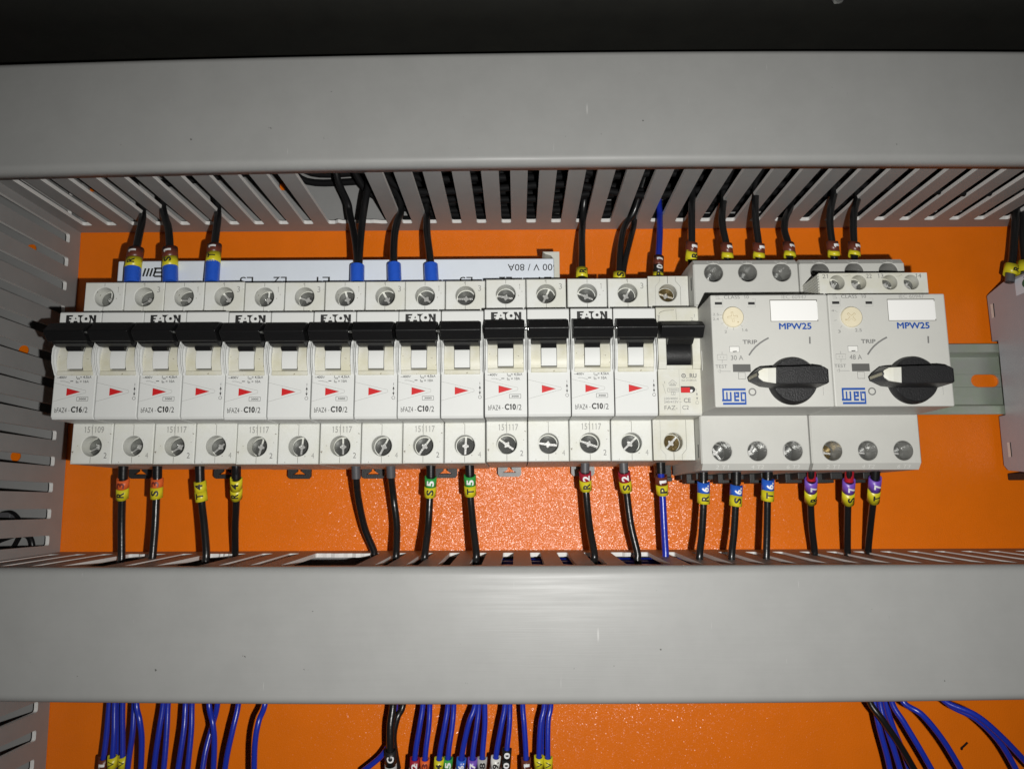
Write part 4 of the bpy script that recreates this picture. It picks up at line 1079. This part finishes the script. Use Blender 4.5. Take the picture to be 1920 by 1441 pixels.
below('black wire with green 5 marker over a yellow T', 'cblack', [(880, 860, 38), (881, 890, 37), (882, 930, 35), (887, 985, 38), (893, 1036, 44)], [(890, 911, 'green', '5'), (909, 928, y_, 'T')], [(860, 891, 2.1, 'black')], 1, tr=2.6)
below('black wire with red 2 marker over a yellow R', 'cblack', [(1097, 860, 38), (1097, 885, 37), (1099, 925, 35), (1105, 985, 38), (1114, 1036, 46)], [(884, 902, 'red', '2'), (899, 918, y_, 'R')], [(860, 886, 2.0, 'sleevegrey')], 1, tr=2.6)
below('black wire with red 2 marker over a yellow S', 'cblack', [(1168, 855, 38), (1170, 885, 37), (1175, 925, 35), (1183, 985, 34), (1195, 1035, 34)], [(884, 903, 'red', '2'), (901, 920, y_, 'S')], [(855, 886, 2.0, 'sleevegrey')], 1, tr=2.6, twist=-.15)
below('blue wire with brown and yellow markers below the narrow cream breaker', 'cblue', [(1238, 855, 38), (1239, 885, 37), (1242, 925, 35), (1245, 985, 35), (1248, 1036, 36)], [(891, 910, 'brown', '1'), (907, 926, y_, 'P')], [(855, 888, 2.1, 'black')], 1, r=1.5, tr=2.6)
for lab, px, c, n, y0, y1, y2, sg in (
    ('black wire with blue 6 marker over a yellow R', [(1319, 868, 45), (1319, 895, 45), (1319, 945, 45), (1316, 1000, 47), (1312, 1036, 50)], 'blue', '6.', 903, 925, 943, 1),
    ('black wire with blue 6 marker over a yellow S', [(1381, 868, 45), (1381, 900, 45), (1379, 950, 46), (1376, 1000, 48), (1372, 1036, 50)], 'blue', '6.', 909, 930, 948, 1),
    ('black wire with blue 6 marker over a yellow T', [(1440, 868, 45), (1440, 895, 45), (1439, 940, 45), (1438, 1000, 47), (1437, 1036, 48)], 'blue', '6.', 898, 920, 938, 1)):
    below(lab, 'cblack', px, [(y0, y1, c, n), (y1-2, y2, y_, lab[-1])], [(868, y0-1, 1.95, 'black')], sg, r=1.5, tr=2.6)
for lab, px, y0, y1, y2, sl in (
    ('black wire with purple 7 marker over a yellow R', [(1523, 866, 47), (1521, 895, 45), (1520, 940, 36), (1522, 985, 30), (1527, 1030, 25)], 898, 920, 939, 'cred'),
    ('black wire with purple 7 marker over a yellow S', [(1594, 866, 47), (1592, 895, 45), (1590, 940, 38), (1589, 985, 32), (1589, 1030, 26)], 900, 922, 941, 'cred'),
    ('black wire with purple 7 marker over a yellow T', [(1643, 866, 47), (1641, 895, 45), (1637, 940, 38), (1632, 985, 28), (1628, 1028, 20)], 895, 917, 938, 'black')):
    below(lab, 'cblack', px, [(y0, y1, 'purple', '7'), (y1-2, y2, y_, lab[-1])], [(866, y0+3, 1.9, sl)], 1, r=1.5, tr=2.6)

# blue control wires below the lower duct
def hang(lab, px, tags=(), m='cblue', r=1.2, tr=2.05, group=GL):
    x, y, d = px[0]
    X, Z = at(x, y, d)
    wire(lab, group, m, r, px, tags, head=[(X+random.uniform(-3, 3), -90, d+2), (X, -104, d)], tr=tr)
hang('blue wire with a brown marker at the far left below the lower duct', [(205, 1318, 20), (200, 1375, 20), (194, 1425, 20), (190, 1470, 18)], [(1419, 1442, 'brown', '1'), (1438, 1462, y_, None)])
hang('blue wire with a yellow V marker, next to the brown-marked one', [(215, 1318, 26), (214, 1375, 27), (211, 1425, 27), (209, 1470, 26)], [(1416, 1438, y_, 'V')])
hang('blue wire with a yellow marker, squeezed right of the yellow V marker', [(230, 1318, 22), (230, 1375, 22), (230, 1425, 22), (230, 1470, 22)], [(1416, 1438, y_, 'V')], tr=1.9)
hang('blue wire half hidden behind the left tagged cluster', [(224, 1318, 17), (222, 1375, 16), (220, 1425, 15), (219, 1470, 15)])
hang('unmarked blue wire leaning left just right of the tagged cluster', [(252, 1318, 24), (249, 1370, 25), (242, 1420, 25), (236, 1470, 24)])
hang('unmarked blue wire bowing right, crossing its neighbour under the duct', [(256, 1318, 28), (262, 1350, 29), (266, 1390, 28), (263, 1470, 26)])
hang('blue wire of the second pair from the left, left strand', [(306, 1318, 26), (299, 1365, 27), (291, 1420, 27), (286, 1470, 26)])
hang('blue wire of the second pair from the left, right strand', [(315, 1318, 24), (313, 1365, 25), (309, 1420, 26), (304, 1470, 26)])
hang('blue wire of the third pair from the left, left strand', [(348, 1318, 28), (345, 1365, 30), (337, 1420, 31), (330, 1470, 30)])
hang('blue wire of the third pair from the left, right strand', [(360, 1318, 24), (359, 1365, 25), (354, 1420, 26), (349, 1470, 26)])
hang('blue wire crossing to the right in the crossed pair', [(392, 1318, 28), (399, 1355, 30), (402, 1395, 29), (399, 1470, 27)])
hang('blue wire crossing to the left in the crossed pair', [(408, 1318, 24), (398, 1360, 23), (385, 1410, 26), (376, 1470, 28)])
hang('single blue wire leaning left, right of the crossed pair', [(447, 1318, 28), (437, 1365, 30), (426, 1415, 30), (418, 1470, 28)])
hang('shiny single blue wire arching, last before the empty orange stretch', [(497, 1318, 34), (485, 1352, 38), (478, 1395, 38), (476, 1470, 34)])
hang('thick black wire with a black C marker below the lower duct', [(737, 1318, 26), (732, 1360, 28), (732, 1405, 28), (734, 1470, 26)], [(1404, 1432, 'black', 'C'), (1430, 1455, 'grey', None)], 'cblack', 1.7, 2.5, 'black wires hanging below the lower duct')
hang('black wire slanting behind the black C marker', [(756, 1318, 22), (745, 1345, 24), (738, 1385, 24), (746, 1440, 22)], (), 'cblack', 1.4, group='black wires hanging below the lower duct')
hang('blue wire branching far left behind the black C marker', [(741, 1345, 20), (736, 1380, 22), (716, 1415, 22), (680, 1445, 20)])
for lab, px, tg in (
    ('blue wire with a dark red 2 marker below the lower duct', [(793, 1318, 27), (787, 1360, 28), (779, 1410, 28), (774, 1470, 26)], [(1420, 1441, 'red', '2'), (1438, 1462, 'grey', None)]),
    ('blue wire with an orange 3 marker below the lower duct', [(806, 1318, 24), (804, 1360, 25), (798, 1410, 26), (794, 1470, 25)], [(1421, 1442, 'orange', '3'), (1439, 1462, 'grey', None)]),
    ('blue wire with a yellow 4 marker below the lower duct', [(840, 1318, 27), (834, 1360, 28), (825, 1410, 28), (819, 1470, 26)], [(1420, 1444, y_, '4')]),
    ('blue wire with a green 5 marker below the lower duct', [(851, 1318, 24), (848, 1360, 25), (841, 1410, 26), (838, 1470, 25)], [(1419, 1440, 'green', '5'), (1437, 1462, 'grey', None)]),
    ('blue wire with a blue 6 marker below the lower duct', [(891, 1318, 28), (879, 1355, 29), (867, 1410, 28), (860, 1470, 26)], [(1420, 1441, 'blue', '6.'), (1438, 1462, 'grey', None)]),
    ('blue wire with a purple 7 marker below the lower duct', [(898, 1318, 24), (894, 1360, 25), (887, 1410, 26), (884, 1470, 25)], [(1420, 1441, 'purple', '7'), (1438, 1462, 'grey', None)]),
    ('blue wire with a grey 8 marker below the lower duct', [(909, 1318, 26), (909, 1360, 26), (905, 1410, 26), (902, 1470, 26)], [(1419, 1442, 'grey', '8')]),
    ('blue wire with a white 9 marker below the lower duct', [(947, 1318, 27), (940, 1360, 28), (931, 1410, 28), (925, 1470, 26)], [(1417, 1440, 'white', '9.'), (1438, 1462, 'grey', None)]),
    ('blue wire with a black double-zero marker below the lower duct', [(956, 1318, 24), (955, 1360, 25), (950, 1410, 26), (946, 1470, 25)], [(1402, 1421, 'black', '0'), (1419, 1440, 'black', '0'), (1438, 1462, 'grey', None)]),
    ('blue wire with a brown 1 marker over yellow, below the lower duct', [(980, 1318, 25), (983, 1360, 26), (986, 1410, 26), (987, 1470, 25)], [(1420, 1441, 'brown', '1'), (1439, 1462, y_, None)]),
    ('blue wire with the left of two neighbouring yellow V markers', [(1021, 1318, 26), (1014, 1355, 27), (1011, 1400, 27), (1010, 1470, 25)], [(1416, 1438, y_, 'V')]),
    ('blue wire with the right of two neighbouring yellow V markers', [(1033, 1318, 23), (1028, 1350, 24), (1027, 1400, 25), (1028, 1470, 25)], [(1418, 1440, y_, 'V')])):
    hang(lab, px, tg)
hang('third blue wire tucked behind the yellow V markers', [(1028, 1318, 19), (1022, 1360, 18), (1020, 1410, 17), (1019, 1470, 17)])
hang('black wire slanting right across the blue bundle at lower right', [(1630, 1312, 40), (1656, 1350, 42), (1690, 1400, 40), (1722, 1455, 36)], (), 'cblack', 1.35, group='black wires hanging below the lower duct')
hang('leftmost blue wire of the slanting bundle at lower right', [(1640, 1314, 30), (1648, 1360, 31), (1664, 1420, 30), (1674, 1470, 28)])
hang('second blue wire from the left in the slanting bundle at lower right', [(1650, 1314, 34), (1660, 1355, 35), (1678, 1410, 34), (1696, 1470, 32)])
hang('third blue wire from the left in the slanting bundle at lower right', [(1661, 1314, 27), (1674, 1360, 27), (1696, 1415, 26), (1714, 1470, 25)])
hang('blue wire at the right side of the slanting bundle at lower right', [(1672, 1314, 38), (1696, 1355, 40), (1726, 1405, 40), (1760, 1465, 36)])
hang('shiny blue wire arching alone right of the slanting bundle', [(1692, 1312, 40), (1730, 1340, 44), (1772, 1392, 42), (1815, 1465, 36)])
hang('upper blue wire of the pair curving into the bottom right corner', [(1768, 1310, 44), (1830, 1340, 48), (1880, 1382, 46), (1935, 1440, 40)])
hang('lower blue wire of the pair curving into the bottom right corner', [(1774, 1314, 38), (1832, 1348, 42), (1878, 1395, 40), (1915, 1460, 36)])

# a scrap of black insulation stuck to the panel
b = MB('cdull'); P = [(*at(1802, 1402, .8), .8), (*at(1808, 1397, .9), .9), (*at(1814, 1391, .8), .8)]
b.tube(P, .45, 8, 'cdull'); b.tube([P[0], (P[0][0]+.5, P[0][1]-.3, .8)], .6, 8, 'cdull')
tag(b.build('insulation_scrap', origin=P[1]), 'tiny black scrap on the bare orange panel at lower right', 'scrap')

# ------------------------------------------------------------------ cables inside the ducts
def inner(lab, group, m, r, pts):
    b = MB(m); b.tube(spline(pts, 6), r, 12, m); o = b.build('cable', origin=pts[0]); tag(o, lab, 'cable', group)
GI = 'black cables inside the upper duct'
LI = 'black cable lying inside the upper grey duct, glimpsed through its slots'
rnd = random.Random(11)
for k in range(22):
    z = 112+3.6*(k % 11)+rnd.uniform(-1, 1); d0 = 7+(k*19 % 44)
    xa = (128 if k % 11 < 8 else 70)+rnd.uniform(-8, 30)
    pts = [(xa-14, z+18, d0+4)] + [(x, z+rnd.uniform(-2.5, 2.5), d0+rnd.uniform(-3, 4)) for x in range(int(xa), 470, 38)]
    inner(LI, GI, 'cdull', 1.7, pts)
for k in range(4):
    z = 110.6+3.6*k
    inner(LI, GI, 'cdull', 1.9, [(x, z+rnd.uniform(-.4, .4), 4.8+3.5*(k % 2)+rnd.uniform(-.4, .6)) for x in range(126+9*k, 470, 30)])
for k in range(6):
    z = 131.5+3.3*k
    inner(LI, GI, 'cdull', 1.8, [(68+3*k+rnd.uniform(0, 6), z+10, 12)] + [(x, z+rnd.uniform(-.5, .5), 5+4*(k % 2)+rnd.uniform(-.5, .5)) for x in range(80+3*k, 300, 30)])
for k in range(4):
    z = 136+4*k
    inner(LI, GI, 'cdull', 1.7, [(x, z+rnd.uniform(-2, 2), 12+7*k+rnd.uniform(-3, 3)) for x in range(-36, 190, 32)])
GJ = 'blue wires inside the lower duct'
for k in range(3):
    inner('blue wire lying inside the lower grey duct, glimpsed through its slots', GJ, 'cblue', 1.4, [(x, -60.3-.8*k+rnd.uniform(-.3, .2), 13+6*k+rnd.uniform(-1, 1)) for x in range(176, 300, 24)])
inner('thin black cable coiled inside the upright duct at the left', None, 'cblack', .9, [(-60, -62, 6), (-52, -52, 8), (-47, -44, 12), (-52, -38, 10), (-58, -37, 8), (-70, -40, 6)])
inner('short black cable loop low inside the upright duct at the left', None, 'cblack', 1.3, [(-43, -75, 8), (-44, -52, 8), (-47, -47, 12), (-55, -49, 12), (-66, -52, 8), (-80, -50, 8)])
t = thing('connector', 'small cream plug lying inside the upright duct at the left', 'connector', -68, -38, 6)
b = MB('dial', 'sleevegrey'); b.box(-68, -62, -40.5, -36.5, 5, 10, .3, 'dial'); b.build('plug', t)
b = MB('sleevegrey'); b.box(-62, -55, -40.2, -36.8, 5.5, 9.5, .3, 'sleevegrey'); b.build('boot', t)

for o in list(bpy.data.objects):
    if '_o' in o: del o['_o']
